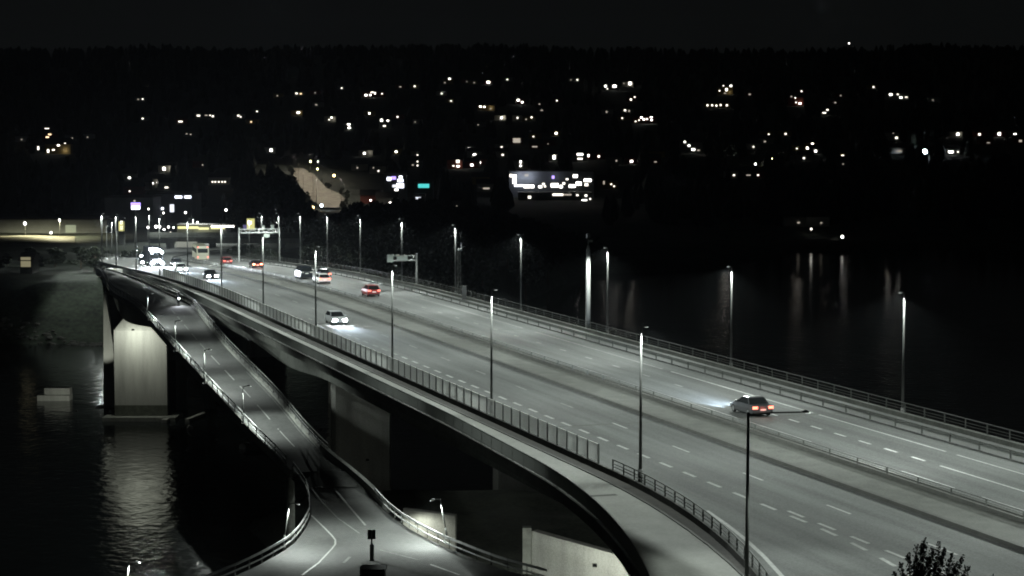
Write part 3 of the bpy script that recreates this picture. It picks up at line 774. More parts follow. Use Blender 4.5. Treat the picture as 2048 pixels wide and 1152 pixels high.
flood('black lamp fixed on the short pale lit wall', (at_y(835, 1036, 165.0).x, 164.0, 8.4), 330, 160, (at_y(850, 1060, 166).x, 166.0, 6.0))
flood('lamp lighting the long pale wall from the low ground', (at_y(1190, 1100, 148).x, 148.5, 8.2), 1500, 140, (at_y(1170, 1100, 155).x, 155.5, 7.2))
flood('lamp under the motorway lighting a girder side', (road_pt(196, -13.2).x, 196, 11.5), 250, 120, road_pt(203, -11.4, -2.2))
flood('lamp low under the motorway lighting a wide pier', (road_pt(205, -6).x, 205, 7.0), 70, 130, road_pt(218, 0, -9))
# ------------------------------------------------------------------ vehicles (front along +Y)
def paint(name, col): return mat(name, col, 0.28, 0.2, spec=0.6)
M_PLATE = mat('number plate', (0.75, 0.75, 0.72), 0.5)
M_RIM = mat('wheel rim', (0.35, 0.36, 0.37), 0.35, 0.8)
def wheel_meshes(r=0.32, w=0.2):
    ty = MB().tube([(-w / 2, 0, 0), (-w / 2 + 0.03, 0, 0), (w / 2 - 0.03, 0, 0), (w / 2, 0, 0)], [r - 0.03, r, r, r - 0.03], 16).mesh('tyre', M_RUBBER)
    ri = MB().tube([(-w / 2 - 0.006, 0, 0), (w / 2 + 0.006, 0, 0)], r * 0.66, 12).mesh('rim', M_RIM)
    return ty, ri
WM = wheel_meshes()
def car(label, p, rz, body, L=4.4, W=1.82, Ht=1.46, kind='hatch', tail=None, head=None, beam=0.0, group=None, name='car', plate=None):
    t = thing(name, label, 'car', p, rz, group)
    h = L / 2; w = W / 2; belt = Ht * 0.645
    st = [(-h, .84, .38, belt - .22), (-h + .06, .93, .24, belt - .06), (-h + .35, .98, .2, belt), (-h * .5, 1, .19, belt + .01), (0, 1, .19, belt), (h * .38, 1, .19, belt - .02), (h * .72, .98, .2, belt - .13), (h - .12, .93, .23, belt - .28), (h, .82, .34, belt - .42)]
    rings = []
    for y, k, zb, zt in st:
        rings.append([Vector((s * w * k * a, y, z)) for s, a, z in ((-1, .9, zb), (-1, 1, zb + .12), (-1, 1, zb + (zt - zb) * .6), (-1, .93, zt), (1, .93, zt), (1, 1, zb + (zt - zb) * .6), (1, 1, zb + .12), (1, .9, zb))])
    MB().loft(rings).build('body', body, t, False)
    rb, rt = {'hatch': (-h + .22, -h + .62), 'sedan': (-h + .75, -h + 1.35), 'van': (-h + .08, -h + .2)}[kind]
    fb, ft = (h * .42, h * .42 - .85) if kind != 'van' else (h * .62, h * .62 - .7)
    def ring(y0, y1, ww, z): return [Vector((-ww, y0, z)), Vector((ww, y0, z)), Vector((ww, y1, z)), Vector((-ww, y1, z))]
    MB().loft([ring(rb, fb, w * .91, belt - .02), ring(rt, ft, w * .72, Ht - .05)]).build('windows', M_GLASS, t)
    MB().loft([ring(rt - .03, ft + .03, w * .735, Ht - .07), ring(rt + .03, ft - .05, w * .70, Ht - .01), ring(rt + .2, ft - .25, w * .55, Ht + .01)]).build('roof', body, t)
    for s in (-1, 1):
        MB().beam((s * w * .905, rb, belt), (s * w * .725, rt, Ht - .05), .07, .06).build('pillar', body, t)
        MB().beam((s * w * .905, fb, belt), (s * w * .725, ft, Ht - .05), .06, .05).build('pillar', body, t)
        MB().box((s * (w + .07), fb - .25, belt + .06), (.16, .12, .12)).build('mirror', body, t)
        for y in (-h * .62, h * .62):
            wh = link_mesh('wheel', WM[0], t, (s * (w - .10), y, .32)); link_mesh('rim', WM[1], wh)
        MB().box((s * w * .72, -h + .03, belt - .17), (.40, .10, .20)).build('tail_light', tail or M_LENSOFF, t)
        MB().box((s * w * .68, h - .07, belt - .38), (.42, .14, .24)).build('headlight', head or M_LENSOFF, t)
    MB().box((0, -h - .005, belt - .34), (.50, .03, .12)).build('number_plate', plate or M_PLATE, t)
    MB().box((0, -h + .06, .34), (W * .86, .16, .14)).build('bumper', M_DARK, t)
    if beam:
        for s in (-1, 1): lamp_light('head_beam', t, (s * w * .68, h + .05, belt - .38), beam, 30, 0.9, (0.66, 0.83, 1.0), (R(87), 0, 0), bat=False)
    if tail in (G_TAIL, G_BRAKE, G_STOP):
        lamp_light('tail_glow', t, (0, -h - .12, belt - .17), 5 if tail is G_TAIL else 14 if tail is G_BRAKE else 90, 0, 0, (1.0, 0.10, 0.05), bat=False, kind='POINT', radius=0.3)
    return t
def on_lane(px, o):
    Y = station_for_px(px, o); return Y, road_pt(Y, o, 0.006)
RED, GREYC, BLK, WHT, SIL, BLU = paint('dark red car paint', (0.22, 0.02, 0.018)), paint('grey car paint', (0.05, 0.052, 0.055)), paint('black car paint', (0.012, 0.012, 0.013)), paint('white car paint', (0.7, 0.7, 0.68)), paint('silver car paint', (0.36, 0.37, 0.38)), paint('dark blue car paint', (0.008, 0.011, 0.018))
Y, p = on_lane(1502, 12.3); car('dark grey car with glowing red tail lamps, alone beside the median', p, road_ang(Y), GREYC, 4.5, 1.85, 1.45, 'sedan', G_BRAKE, None, 24000)
Y, p = on_lane(741, 12.0); car('dark red car with pale plate and lit tail lamps, driving away past the lattice mast', p, road_ang(Y), RED, 4.3, 1.8, 1.55, 'hatch', G_TAIL, None, 1500, plate=G_PLATE)
Y, p = on_lane(643, 11.9); car('white estate car with orange tail lamps beside the median, behind the dark van', p, road_ang(Y), WHT, 4.9, 1.95, 1.5, 'hatch', G_BRAKE, None, 0, plate=G_PLATE)
Y, p = on_lane(646, 15.4); car('black car with red tail lamps in the outer lane next to the parapet', p, road_ang(Y), BLK, 4.4, 1.8, 1.45, 'sedan', G_BRAKE, None, 1200)
Y, p = on_lane(607, 12.2); car('dark unlit looking van ahead of the white estate car', p, road_ang(Y), BLU, 5.2, 2.0, 2.0, 'van', None, None, 1500, name='van')
Y, p = on_lane(511, 13.4); car('car braking with very bright red lamps near the dark shrubs', p, road_ang(Y), BLK, 4.4, 1.85, 1.5, 'hatch', G_STOP, None, 1200)
Y, p = on_lane(452, 12.6); car('small distant car with red lamps beyond the braking car', p, road_ang(Y), RED, 4.2, 1.8, 1.45, 'hatch', G_TAIL, None, 0)
OC = 'oncoming cars on the near carriageway'
Y, p = on_lane(672, -1.9); car('oncoming car with two bright headlamps alone beside the tall mesh fence', p, road_ang(Y) + math.pi, SIL, 4.4, 1.82, 1.46, 'hatch', None, G_HEAD, 5200, OC)
Y, p = on_lane(421, -1.9); car('oncoming car with bright headlamps at the far end of the mesh fence', p, road_ang(Y) + math.pi, BLK, 4.4, 1.82, 1.46, 'sedan', None, G_HEAD, 5200, OC)
Y, p = on_lane(362, -1.9); car('oncoming car with bright headlamps between the dazzling car and the fence end', p, road_ang(Y) + math.pi, WHT, 4.4, 1.82, 1.46, 'hatch', None, G_HEAD, 4200, OC)
Y, p = on_lane(310, -2.0)
t = thing('truck', 'oncoming truck with an added glare lamp bank at the far end of the bridge', 'truck', p, road_ang(Y) + math.pi)
MB().loft([[Vector((s_ * 1.22, y, z)) for s_, z in ((-1, .5), (1, .5), (1, 2.7), (.92, 3.05), (-.92, 3.05), (-1, 2.7))] for y in (.6, 2.75, 2.95)]).build('cab', BLK, t)
MB().box((0, -3.4, 2.15), (2.5, 7.4, 2.9)).build('box_body', BLU, t); MB().box((0, -1.2, .62), (.9, 8.0, .3)).build('chassis', M_DARK, t)
MB().box((0, 2.97, 2.15), (2.0, .04, .75)).build('windscreen', M_GLASS, t)
for s_ in (-1, 1):
    MB().box((s_ * .92, 3.0, .82), (.46, .1, .34)).build('headlight', G_HIGH, t)
    MB().tube([(s_ * .95, 2.97, 2.85), (s_ * .95, 3.06, 2.85)], .17, 10).build('added_glare_lamp', G_HIGH, t)
    for y in (1.7, -2.6, -5.6):
        wh = link_mesh('wheel', WM[0], t, (s_ * 1.05, y, .5)); wh.scale = (1.4, 1.55, 1.55); link_mesh('rim', WM[1], wh)
for x in (-.55, -.18, .18, .55):  # extra lamps added so the headlamp glare spreads wider
    MB().tube([(x, 2.97, 3.12), (x, 3.06, 3.12)], .17, 10).build('added_glare_lamp', G_HIGH, t)
    MB().tube([(x, 2.97, 1.25), (x, 3.06, 1.25)], .17, 10).build('added_glare_lamp', G_HIGH, t)
MB().tube([(-1.05, 2.95, 2.98), (1.05, 2.95, 2.98)], .03, 6).build('added_lamp_bar', M_STEELD, t)
for s_ in (-1, 1): lamp_light('head_beam', t, (s_ * .92, 3.2, .82), 30000, 62, .8, (.82, .9, 1.0), (R(86.5), 0, 0), bat=False)
Y, p = on_lane(354, 2.0); car('distant oncoming car with a single white glow behind the dazzling car', p, road_ang(Y) + math.pi, GREYC, 4.4, 1.82, 1.46, 'hatch', None, G_HEAD, 1500, OC)
for px, o in ((288, -2.0), (276, 1.6)):
    Y, p = on_lane(px, o); car('distant oncoming car with small white lamps beyond the dazzling car, %s lane' % ('outer' if o < 0 else 'inner'), p, road_ang(Y) + math.pi, GREYC, 4.4, 1.82, 1.46, 'hatch', None, G_HEAD, 0, OC)
# bus
Y, p = on_lane(401, 13.2)
t = thing('bus', 'pale yellow bus seen from behind with four red and white lamps', 'bus', p, road_ang(Y))
MB().loft([[Vector((s * 1.26, y, z)) for s, z in ((-1, .35), (1, .35), (1, 2.9), (.85, 3.15), (-.85, 3.15), (-1, 2.9))] for y in (-6, 6)]).build('body', paint('pale yellow bus paint', (0.42, 0.41, 0.32)), t)
MB().box((0, -6.02, 2.2), (2.1, .06, .9)).build('rear_window', M_GLASS, t)
for s in (-1, 1):
    MB().box((s * 1.275, 0, 2.1), (.04, 10.6, .9)).build('side_window', M_GLASS, t)
    MB().box((s * 1.0, -6.05, 2.95), (.3, .08, .2)).build('upper_lamp', G_TAIL, t)
    MB().box((s * 1.05, -6.05, .85), (.3, .08, .3)).build('tail_light', G_TAIL, t)
    for y in (-3.4, 3.8):
        wh = link_mesh('wheel', WM[0], t, (s * 1.1, y, .48)); wh.scale = (1.3, 1.5, 1.5); link_mesh('rim', WM[1], wh)

# cyclist on the cycle bridge
Yb = 275.0
for _ in range(30): Yb += (px_of(low_pt(Yb, 0.80))[0] - 357) * 0.35
Yb = max(230.0, min(320.0, Yb)); pb_ = low_pt(Yb, 0.80, 0.006); ra = road_ang(Yb) + math.pi
bk = thing('bicycle', 'bicycle with a bright white head lamp coming along the cycle bridge', 'bicycle', pb_, ra)
for y in (-.52, .52):
    ring = [(0, y + .33 * math.cos(2 * math.pi * i / 20), .34 + .33 * math.sin(2 * math.pi * i / 20)) for i in range(21)]
    MB().tube(ring, .022, 6, False).build('wheel', M_RUBBER, bk)
fm = MB()
for a, b in (((0, -.52, .34), (0, -.08, .3)), ((0, -.08, .3), (0, -.22, .82)), ((0, -.52, .34), (0, -.2, .78)), ((0, -.2, .76), (0, .36, .84)), ((0, -.08, .3), (0, .38, .76)), ((0, .52, .34), (0, .34, .98))): fm.tube([a, b], .02, 6)
fm.tube([(-.28, .26, 1.0), (0, .36, 1.02), (.28, .26, 1.0)], .015, 6).build('frame', M_STEELD, bk)
MB().box((0, -.24, .86), (.15, .26, .06)).build('saddle', M_DARK, bk)
MB().tube([(0, .40, .92), (0, .47, .92)], .05, 10).build('head_lamp', G_HEAD, bk)
lamp_light('head_beam', bk, (0, .5, .92), 700, 70, 0.7, (0.9, 0.95, 1.0), (R(70), 0, 0), bat=False)
pe = thing('person', 'person in dark clothes riding the bicycle with the bright lamp', 'person', pb_, ra)
def skin_body(name, verts, edges, radii, m, parent):
    me = bpy.data.meshes.new(name); me.from_pydata(verts, edges, []); me.materials.append(m)
    o = bpy.data.objects.new(name, me); COL.objects.link(o); o.parent = parent
    md = o.modifiers.new('Skin', 'SKIN'); md.use_smooth_shade = True
    if not me.skin_vertices: me.skin_vertices.new()
    for i, r in enumerate(radii): me.skin_vertices[0].data[i].radius = (r, r)
    me.skin_vertices[0].data[0].use_root = True
    o.modifiers.new('Subdivision', 'SUBSURF').levels = 1
    return o
V = [(0, -.24, .95), (0, -.16, 1.15), (0, -.04, 1.36), (0, .04, 1.5), (0, .08, 1.58), (0, .11, 1.70),
     (.17, -.02, 1.38), (.24, .12, 1.18), (.25, .25, 1.05), (-.17, -.02, 1.38), (-.24, .12, 1.18), (-.25, .25, 1.05),
     (.1, -.2, .92), (.11, .16, .72), (.11, -.02, .30), (.11, .12, .24), (-.1, -.2, .92), (-.11, .08, .62), (-.11, -.16, .22), (-.11, -.02, .16)]
skin_body('body', V, [(0, 1), (1, 2), (2, 3), (3, 4), (4, 5), (2, 6), (6, 7), (7, 8), (2, 9), (9, 10), (10, 11), (0, 12), (12, 13), (13, 14), (14, 15), (0, 16), (16, 17), (17, 18), (18, 19)],
          [.15, .15, .17, .07, .06, .10, .07, .05, .04, .07, .05, .04, .10, .075, .05, .04, .10, .075, .05, .04], mat('dark jacket', (0.03, 0.03, 0.035), 0.9), pe)
MB().loft([[Vector((r * math.cos(a) , .10 + r * 1.25 * math.sin(a), z)) for a in [2 * math.pi * i / 12 for i in range(12)]] for r, z in ((.115, 1.70), (.12, 1.74), (.10, 1.80), (.05, 1.835))]).build('helmet', M_DARK, pe, True)

# ------------------------------------------------------------------ trees
def crown_mesh(seed, n=1500, leaf=(0.03, 0.055), conical=0.0, z0=0.25):
    rnd = random.Random(seed); mb = MB(); lobes = []
    for _ in range(18):
        a = rnd.uniform(0, 6.283); z = rnd.uniform(0, 1); rr = (0.26 * math.sin(math.pi * (0.15 + 0.8 * z)) ** 0.7) * (1 - conical * z)
        r = rr * math.sqrt(rnd.random())
        lobes.append((r * math.cos(a), r * math.sin(a), z0 + (0.93 - z0) * z, rnd.uniform(0.07, 0.15) * (1 - 0.6 * conical * z)))
    for _ in range(n):
        lx, ly, lz, lr = rnd.choice(lobes)
        d = Vector((rnd.gauss(0, 1), rnd.gauss(0, 1), rnd.gauss(0, .8))).normalized() * lr * rnd.uniform(.55, 1.12)
        p = Vector((lx, ly, lz)) + d; s = rnd.uniform(*leaf)
        u = Vector((rnd.gauss(0, 1), rnd.gauss(0, 1), rnd.gauss(0, 1))).normalized(); v = u.cross(Vector((rnd.gauss(0, 1), rnd.gauss(0, 1), rnd.gauss(0, 1)))).normalized()
        mb.add([p - u * s, p - v * s * .55, p + u * s, p + v * s * .55], [(0, 1, 2, 3)])
    return mb, lobes
def trunk_mesh(lobes, seed):
    rnd = random.Random(seed); mb = MB().tube([(0, 0, -0.05), (0.006, 0, .2), (0, .008, .45), (0.01, 0, .72)], [.026, .02, .014, .005], 8)
    for lx, ly, lz, lr in lobes[:9]:
        z = max(.15, lz - .22); mb.tube([(0, 0, z), (lx * .5, ly * .5, z + .1), (lx, ly, lz)], [.010, .006, .002], 5)
    return mb
TREES = []
for i in range(5):
    cm, lb = crown_mesh(40 + i, 1500, conical=(0, .2, .75, 0.1, .5)[i]); TREES.append((cm.mesh('crown', M_LEAFD if i % 2 else M_LEAF), trunk_mesh(lb, i).mesh('trunk', M_BARK)))
def tree(p, h, label, group, kind=None, wide=1.0):
    k = random.randrange(5) if kind is None else kind
    t = thing('leafy_tree' if k not in (2, 4) else 'pine_tree', label, 'tree', p, random.uniform(0, 6.28), group)
    t.scale = (h * wide, h * wide, h)
    link_mesh('trunk', TREES[k][1], t); link_mesh('crown', TREES[k][0], t)
    return t
sky_tab = [(600, 425), (625, 440), (655, 432), (685, 410), (720, 400), (800, 393), (860, 392), (940, 405), (1000, 420), (1060, 438), (1110, 452), (1180, 470)]
def plant(px, ptop, Y, label, group, wide=1.0):
    X = at_y(px, 500, Y).x; z = terrain(X, Y)
    if z < 0.3: return None
    h = at_y(px, ptop, Y).z - z
    if h < 3: return None
    return tree(Vector((X, Y, z)), h, label, group, None, wide * (1.0 if h > 9 else 1.25))
G_HT = 'trees crowding the dark headland'
for Yrow, step, drop in ((560, 15, 0), (520, 15, 6), (485, 17, 20), (462, 18, 34), (446, 20, 52)):
    px = 610 + random.uniform(0, 10)
    while px < 1200:
        plant(px, interp(sky_tab, px) + drop + random.uniform(0, 18), Yrow + random.uniform(-8, 8), 'dark broad tree in the mass on the headland behind the parapet lamp posts', G_HT)
        px += step * random.uniform(.8, 1.25)
for Yrow in (600, 640):
    px = 1000
    while px < 1190:
        plant(px, interp(sky_tab, px) + random.uniform(-3, 10), Yrow, 'dark broad tree in the mass on the headland behind the parapet lamp posts', G_HT); px += random.uniform(11, 18)
lt = [(455, 405), (480, 385), (510, 362), (540, 340), (565, 332), (590, 352), (608, 380), (625, 408)]
for Yrow in (640, 610, 585):
    px = 455
    while px < 622:
        plant(px, interp(lt, px) + (640 - Yrow) * .45 + random.uniform(0, 12), Yrow + random.uniform(-8, 8), 'tall dark tree in the grove beside the lit hillside road', 'grove beside the lit hillside road'); px += random.uniform(12, 19)
for px, top, Y in ((472, 492, 468), (486, 486, 470), (503, 488, 466), (520, 493, 462), (536, 497, 460), (548, 502, 458)):
    plant(px, top, Y, 'dark round shrub at the bridge end beside the braking car', 'shrubs at the far bridge end', 1.5)
for i in range(95):
    px = random.uniform(-20, 300); Y = random.uniform(434, 520)
    if px < 120 and Y > 470: continue
    plant(px, 500 + random.uniform(-8, 40) + max(0, 60 - px) * .25, Y, 'low dark shrub on the bank left of the far bridge end', 'shrubs on the far bank', 1.5)
for i in range(40):
    px = random.uniform(-20, 330); plant(px, random.uniform(405, 440), random.uniform(690, 800), 'dark tree at the foot of the hill behind the low warehouse', 'trees at the foot of the hill')
# near tree at the lower picture edge and two bush tips
rn = random.Random(3); tb = MB(); cb = MB(); base = Vector((14.4, 70.0, 17.6))
tips = [(1850, 1077), (1879, 1083), (1833, 1093), (1816, 1106), (1905, 1106), (1926, 1113), (1801, 1126), (1789, 1144), (1866, 1096), (1938, 1133), (1844, 1086), (1888, 1098), (1858, 1112), (1830, 1120), (1912, 1128), (1872, 1126), (1846, 1136), (1808, 1150), (1900, 1148), (1784, 1166), (1945, 1160)]
tb.tube([base, base + Vector((.05, 0, 3.2)), base + Vector((.1, 0, 6.6))], [.2, .13, .05], 8)
for px, py in tips:
    tip = at_y(px, py, 70.0 + rn.uniform(-1.1, 1.1)); foot = base + Vector((.08, 0, rn.uniform(3.5, 5.4)))
    mid = foot.lerp(tip, .45) + Vector((rn.uniform(-.1, .1), rn.uniform(-.3, .3), -.25))
    tb.tube([foot, mid, tip], [.045, .025, .006], 5)
    for k in range(760):
        t_ = rn.random() ** .8; p = foot.lerp(mid, t_ / .5) if t_ < .5 else mid.lerp(tip, (t_ - .5) / .5)
        rr = .34 * (1.02 - t_) ** .6 + .035
        p = p + Vector((rn.gauss(0, 1), rn.gauss(0, 1), rn.gauss(0, .8))) * rr * .5
        sz = rn.uniform(.035, .075); u = Vector((rn.gauss(0, 1), rn.gauss(0, 1), rn.gauss(0, 1))).normalized(); v = u.cross(Vector((rn.gauss(0, 1), rn.gauss(0, 1), rn.gauss(0, 1)))).normalized()
        cb.add([p - u * sz, p - v * sz * .5, p + u * sz, p + v * sz * .5], [(0, 1, 2, 3)])
t = thing('near_tree', 'black leafy tree top rising beside the dashed lane line at the lower edge', 'tree', base)
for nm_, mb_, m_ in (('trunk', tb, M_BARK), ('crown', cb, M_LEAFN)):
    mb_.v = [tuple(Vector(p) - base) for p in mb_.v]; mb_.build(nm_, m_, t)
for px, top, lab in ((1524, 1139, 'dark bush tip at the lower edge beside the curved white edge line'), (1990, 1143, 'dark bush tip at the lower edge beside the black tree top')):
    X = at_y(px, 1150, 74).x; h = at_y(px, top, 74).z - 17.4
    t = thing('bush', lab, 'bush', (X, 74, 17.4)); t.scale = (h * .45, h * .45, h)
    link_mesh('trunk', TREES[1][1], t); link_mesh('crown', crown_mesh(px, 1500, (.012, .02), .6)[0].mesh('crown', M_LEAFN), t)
# ------------------------------------------------------------------ beyond the bridge: overpass, shops, quay
def facing_block(name, label, cat, x0, x1, ytop, ybase, Y, depth_m, wall, roof='flat', group=None, base=None):
    """a building whose front stands at distance Y and fills x0..x1 across; local frame: origin at front middle of its foot, -Y towards the road"""
    a, b = at_y(x0, ybase, Y), at_y(x1, ybase, Y)
    ztop = at_y((x0 + x1) / 2, ytop, Y).z
    zb = min(terrain(a.x, Y), terrain(b.x, Y), a.z) if base is None else base
    t = thing(name, label, cat, ((a.x + b.x) / 2, Y, zb), 0, group)
    W, Hh = b.x - a.x, ztop - zb
    
    if roof == 'flat':
        MB().box((0, depth_m / 2, Hh / 2 - .5), (W, depth_m, Hh + 1)).build('wall', wall, t)
        MB().box((0, depth_m / 2, Hh + .16), (W + .5, depth_m + .5, .3)).build('roof', M_ROOF, t)
    else:
        hw = Hh * .62
        MB().box((0, depth_m / 2, hw / 2 - .75), (W, depth_m, hw + 1.5)).build('wall', wall, t)
        rf = MB().add([(-W / 2 - .4, -.5, hw), (W / 2 + .4, -.5, hw), (W / 2 + .4, depth_m + .5, hw), (-W / 2 - .4, depth_m + .5, hw), (-W / 2 - .4, depth_m / 2, Hh), (W / 2 + .4, depth_m / 2, Hh)],
                      [(0, 1, 5, 4), (2, 3, 4, 5), (0, 4, 3), (1, 2, 5), (0, 3, 2, 1)]).build('roof', M_ROOF, t)
    return t
_wc = {}
def lit_rect(t, x0, x1, y0, y1, m, name='window', out=.06):
    """a lit pane of the front, spanning the given part of the picture"""
    Yf = t.location.y
    a, b = at_y(x0, y1, Yf), at_y(x1, y0, Yf)
    w, h = round(max(.5, b.x - a.x), 1), round(max(.5, b.z - a.z), 1)
    k = (name, w, h, m.name)
    if k not in _wc: _wc[k] = MB().box((0, 0, 0), (w, .12, h)).mesh(name, m)
    o = link_mesh(name, _wc[k], t, ((a.x + b.x) / 2 - t.location.x, -out, (a.z + b.z) / 2 - t.location.z))
    return o
M_GREYB = mat('grey cladding', (0.20, 0.21, 0.21), 0.8, noise=(.3, .15))
# overpass
YO = 522.0
ov = thing('overpass', 'grey concrete overpass beyond the far bridge end, below the yellow canopy', 'bridge', (0, 0, 0))
a, b = at_y(300, 487, YO), at_y(660, 487, YO)
def oz(py): return at_y(450, py, YO).z
MB().box(((a.x + b.x) / 2, YO + 4.5, (oz(476) + oz(487)) / 2), (b.x - a.x, 8.4, oz(476) - oz(487))).build('girder', M_CONC, ov)
MB().box(((a.x + b.x) / 2, YO + 4.4, oz(475)), (b.x - a.x + 1, 10.0, .35)).build('deck', M_CONCD, ov)
MB().box(((a.x + b.x) / 2, YO - .55, (oz(474.5) + oz(465)) / 2 + .12), (b.x - a.x + 1, .2, oz(465) - oz(474.5) - .1)).build('parapet', M_CONCD, ov)
for px in (335, 420, 560, 645):
    p = at_y(px, 487, YO); MB().box((p.x, YO + 4.5, oz(487) / 2 + 1.99), (1.0, 6, oz(487) - 4.03)).build('pier', M_CONC, ov)
t = thing('road_sign', 'long pale road sign hung below the overpass parapet', 'sign', at_y(373, 489, YO - .9))
MB().box((0, 0, 0), (5.6, .08, 1.45)).build('sign_panel', mat('glowing retroreflective sign', (0.7, 0.7, 0.62), .5, emit=(1, 1, .85), estr=.16), t)  # glow stands in for light thrown back by the sign
for s in (-1, 1): MB().box((s * 2.2, .2, .9), (.08, .3, 1.9)).build('bracket', M_STEELD, t)
# petrol station
ps = facing_block('petrol_canopy', 'long petrol station canopy with a glowing yellow edge above the overpass', 'canopy', 354, 452, 451, 470, 560, 9, M_GREYB)
for x0, x1, y0, y1 in ((356, 397, 452.5, 457.5), (397.5, 418, 455, 459), (422, 450, 453, 458)): lit_rect(ps, x0, x1, y0, y1, G_YELS, 'fascia', .3)
for i in range(9): lit_rect(ps, 424 + i * 5.2, 425.5 + i * 5.2, 452, 453.2, W_BR, 'small_lamp', .4)
lamp_light('canopy_light', ps, (0, -4, 3.0), 500, 0, 0, (1, .97, .6), bat=False, kind='POINT', radius=.5)
def totem(label, x0, x1, y0, y1, Y, parts):
    p = at_y((x0 + x1) / 2, y1, Y); top = at_y((x0 + x1) / 2, y0, Y).z; zb = terrain(p.x, Y)
    w = (x1 - x0) / F_PX * Y
    t = thing('totem_sign', label, 'sign', (p.x, Y, zb))
    MB().box((0, .3, (top - zb) / 2), (w * 1.04, .5, top - zb)).build('body', M_STEELD, t)
    for fx0, fx1, fy0, fy1, m in parts: lit_rect(t, x0 + (x1 - x0) * fx0, x0 + (x1 - x0) * fx1, y0 + (y1 - y0) * fy0, y0 + (y1 - y0) * fy1, m, 'sign_face', .06)
    return t
totem('glowing yellow totem sign above the far end of the overpass', 493, 510, 436, 461, 552, [(.05, .95, .05, .95, G_YEL), (.15, .6, .25, .5, W_MID), (-.4, .02, .55, .95, mat('faint violet sign', (.05, .05, .05), emit=(.5, .45, 1), estr=.22))])
totem('narrow glowing yellow totem sign among the distant lamp posts', 237, 249, 441, 463, 548, [(.05, .95, .1, .95, G_YEL), (.3, .7, .05, .35, W_MID), (.3, .75, .5, .8, W_MID)])
# shops behind
s1 = facing_block('shop_building', 'dim flat roofed shop building behind the violet and white sign', 'building', 210, 306, 395, 430, 640, 20, M_GREYB)
s2 = facing_block('shop_building', 'dim shop building with two bright windows near its roof', 'building', 312, 384, 388, 432, 655, 20, M_GREYB)
for r in ((350, 364, 392, 396), (369, 382, 392, 396)): lit_rect(s2, *r, W_COOL)
lit_rect(s2, 340, 348, 409, 424, G_WSIGN, 'sign_face')
for x, y in ((312, 402), (323, 415), (308, 415)): lit_rect(s2, max(x, 313), max(x, 313) + 4, y, y + 4, W_COOL)
lit_rect(s1, 267, 271, 400, 404, W_DIM)
p = at_y(271, 452, 600); zb = terrain(p.x, 600)
t = thing('pole_sign', 'violet and white glowing sign high on a thin pole in front of the dim shops', 'sign', (p.x, 600, zb))
ht = at_y(271, 405, 600).z - zb
MB().tube([(0, .2, 0), (0, .2, ht)], .12, 8).build('pole', M_POLE, t)
for x0, x1, y0, y1, m in ((262, 281, 405, 412, G_VIOL), (263, 280, 412, 419, W_COOL)): lit_rect(t, x0, x1, y0, y1, m, 'sign_face', .1)
# a row of small lamps of the filling station forecourt
def far_lamp(px, py, Y=None, m=G_FAR, size=.3, label=None, group=None, z0=None, h=None):
    if Y is None:
        hit = None
        for dy in (10, 16, 24, 34):
            hit = ground_hit(px, py + dy)
            if hit and CAM_Z: break
        if not hit: return None
        Y = hit.y
    p = at_y(px, py, Y); zb = terrain(p.x, Y) if z0 is None else z0
    t = thing('street_lamp', label, 'street lamp', (p.x, Y, zb), 0, group)
    h = max(1.0, p.z - zb)
    MB().tube([(0, .12, 0), (0, .12, h + .1), (0, 0, h + .22)], .09, 6).build('pole', M_STEELD, t)
    MB().loft([[Vector((r * math.cos(k), r * math.sin(k), h + z)) for k in [i * math.pi / 4 for i in range(8)]] for r, z in ((size * .5, -size), (size, -size * .3), (size, size * .3), (size * .5, size))]).build('globe', m, t)
    return t
for i, (px, py, m, s) in enumerate(((296, 455, G_FAR, .3), (312, 453.5, G_FAR, .4), (319, 453.5, G_FAR, .35), (328, 459, G_FAR, .3), (337, 454, G_FAR, .3), (347, 455, G_FAR, .22), (317, 467, G_FARB, .3), (341, 466, W_MID, .15), (371, 425, G_FAR, .3), (395, 445, G_FAR, .25), (452, 420, G_FAR, .32), (479, 424, W_BR, .3), (557, 413, G_FAR, .42), (553, 447, G_FAR, .3), (297, 418, W_BR, .25), (327, 426, W_BR, .25), (379, 470, W_MID, .2))):
    far_lamp(px, py, 575 + (i * 7) % 30, m, s, 'small bright street lamp behind the overpass, %s in its scatter' % ordn(i), 'street lamps behind the overpass')
# the low warehouse and lit lane on the far left
wh = facing_block('warehouse', 'long low dim warehouse with one pale lit panel on the far shore', 'building', -60, 214, 440, 476, 610, 18, M_GREYB)
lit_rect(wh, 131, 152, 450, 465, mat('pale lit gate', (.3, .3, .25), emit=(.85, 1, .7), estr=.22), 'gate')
for i, (px, py, m, h) in enumerate(((50, 447, G_FAR, .42), (102, 466, G_FAR, .32), (119, 440, G_FAR, .3))):
    t = far_lamp(px, py, 588 - i * 4, m, h, ('bright street lamp with a tall pole before the low warehouse', 'bright low lamp at the edge of the lit lane before the warehouse', 'small street lamp beside the pale lit gate of the warehouse')[i])
    lamp_light('lamp_glow', t, (0, -1.2, 5.0), 3000, 165, .6, (1, .95, .62), (R(8), 0, 0), bat=True)
ln = MB(); rows = []
for i in range(22):
    x = -60 + i * 10; rows.append([Vector((at_y(x, 488, Yq).x, Yq, terrain(at_y(x, 488, Yq).x, Yq) + .12)) for Yq in (545, 552, 560, 568, 576, 584)])
tag(ln.loft(rows, closed=False, cap=False).build('shore_road', mat('pale worn asphalt', (.16, .15, .11), .9, noise=(.3, .2))), kind='structure')
bs = facing_block('boat_shed', 'small boat shed with a warm lit gable on the far shore', 'shed', 40, 64, 506, 536, 428, 6, M_KERB, 'gable')
lit_rect(bs, 42, 61, 514, 534, mat('warm lit gable', (.4, .35, .2), emit=(1, .9, .55), estr=.22), 'gate')
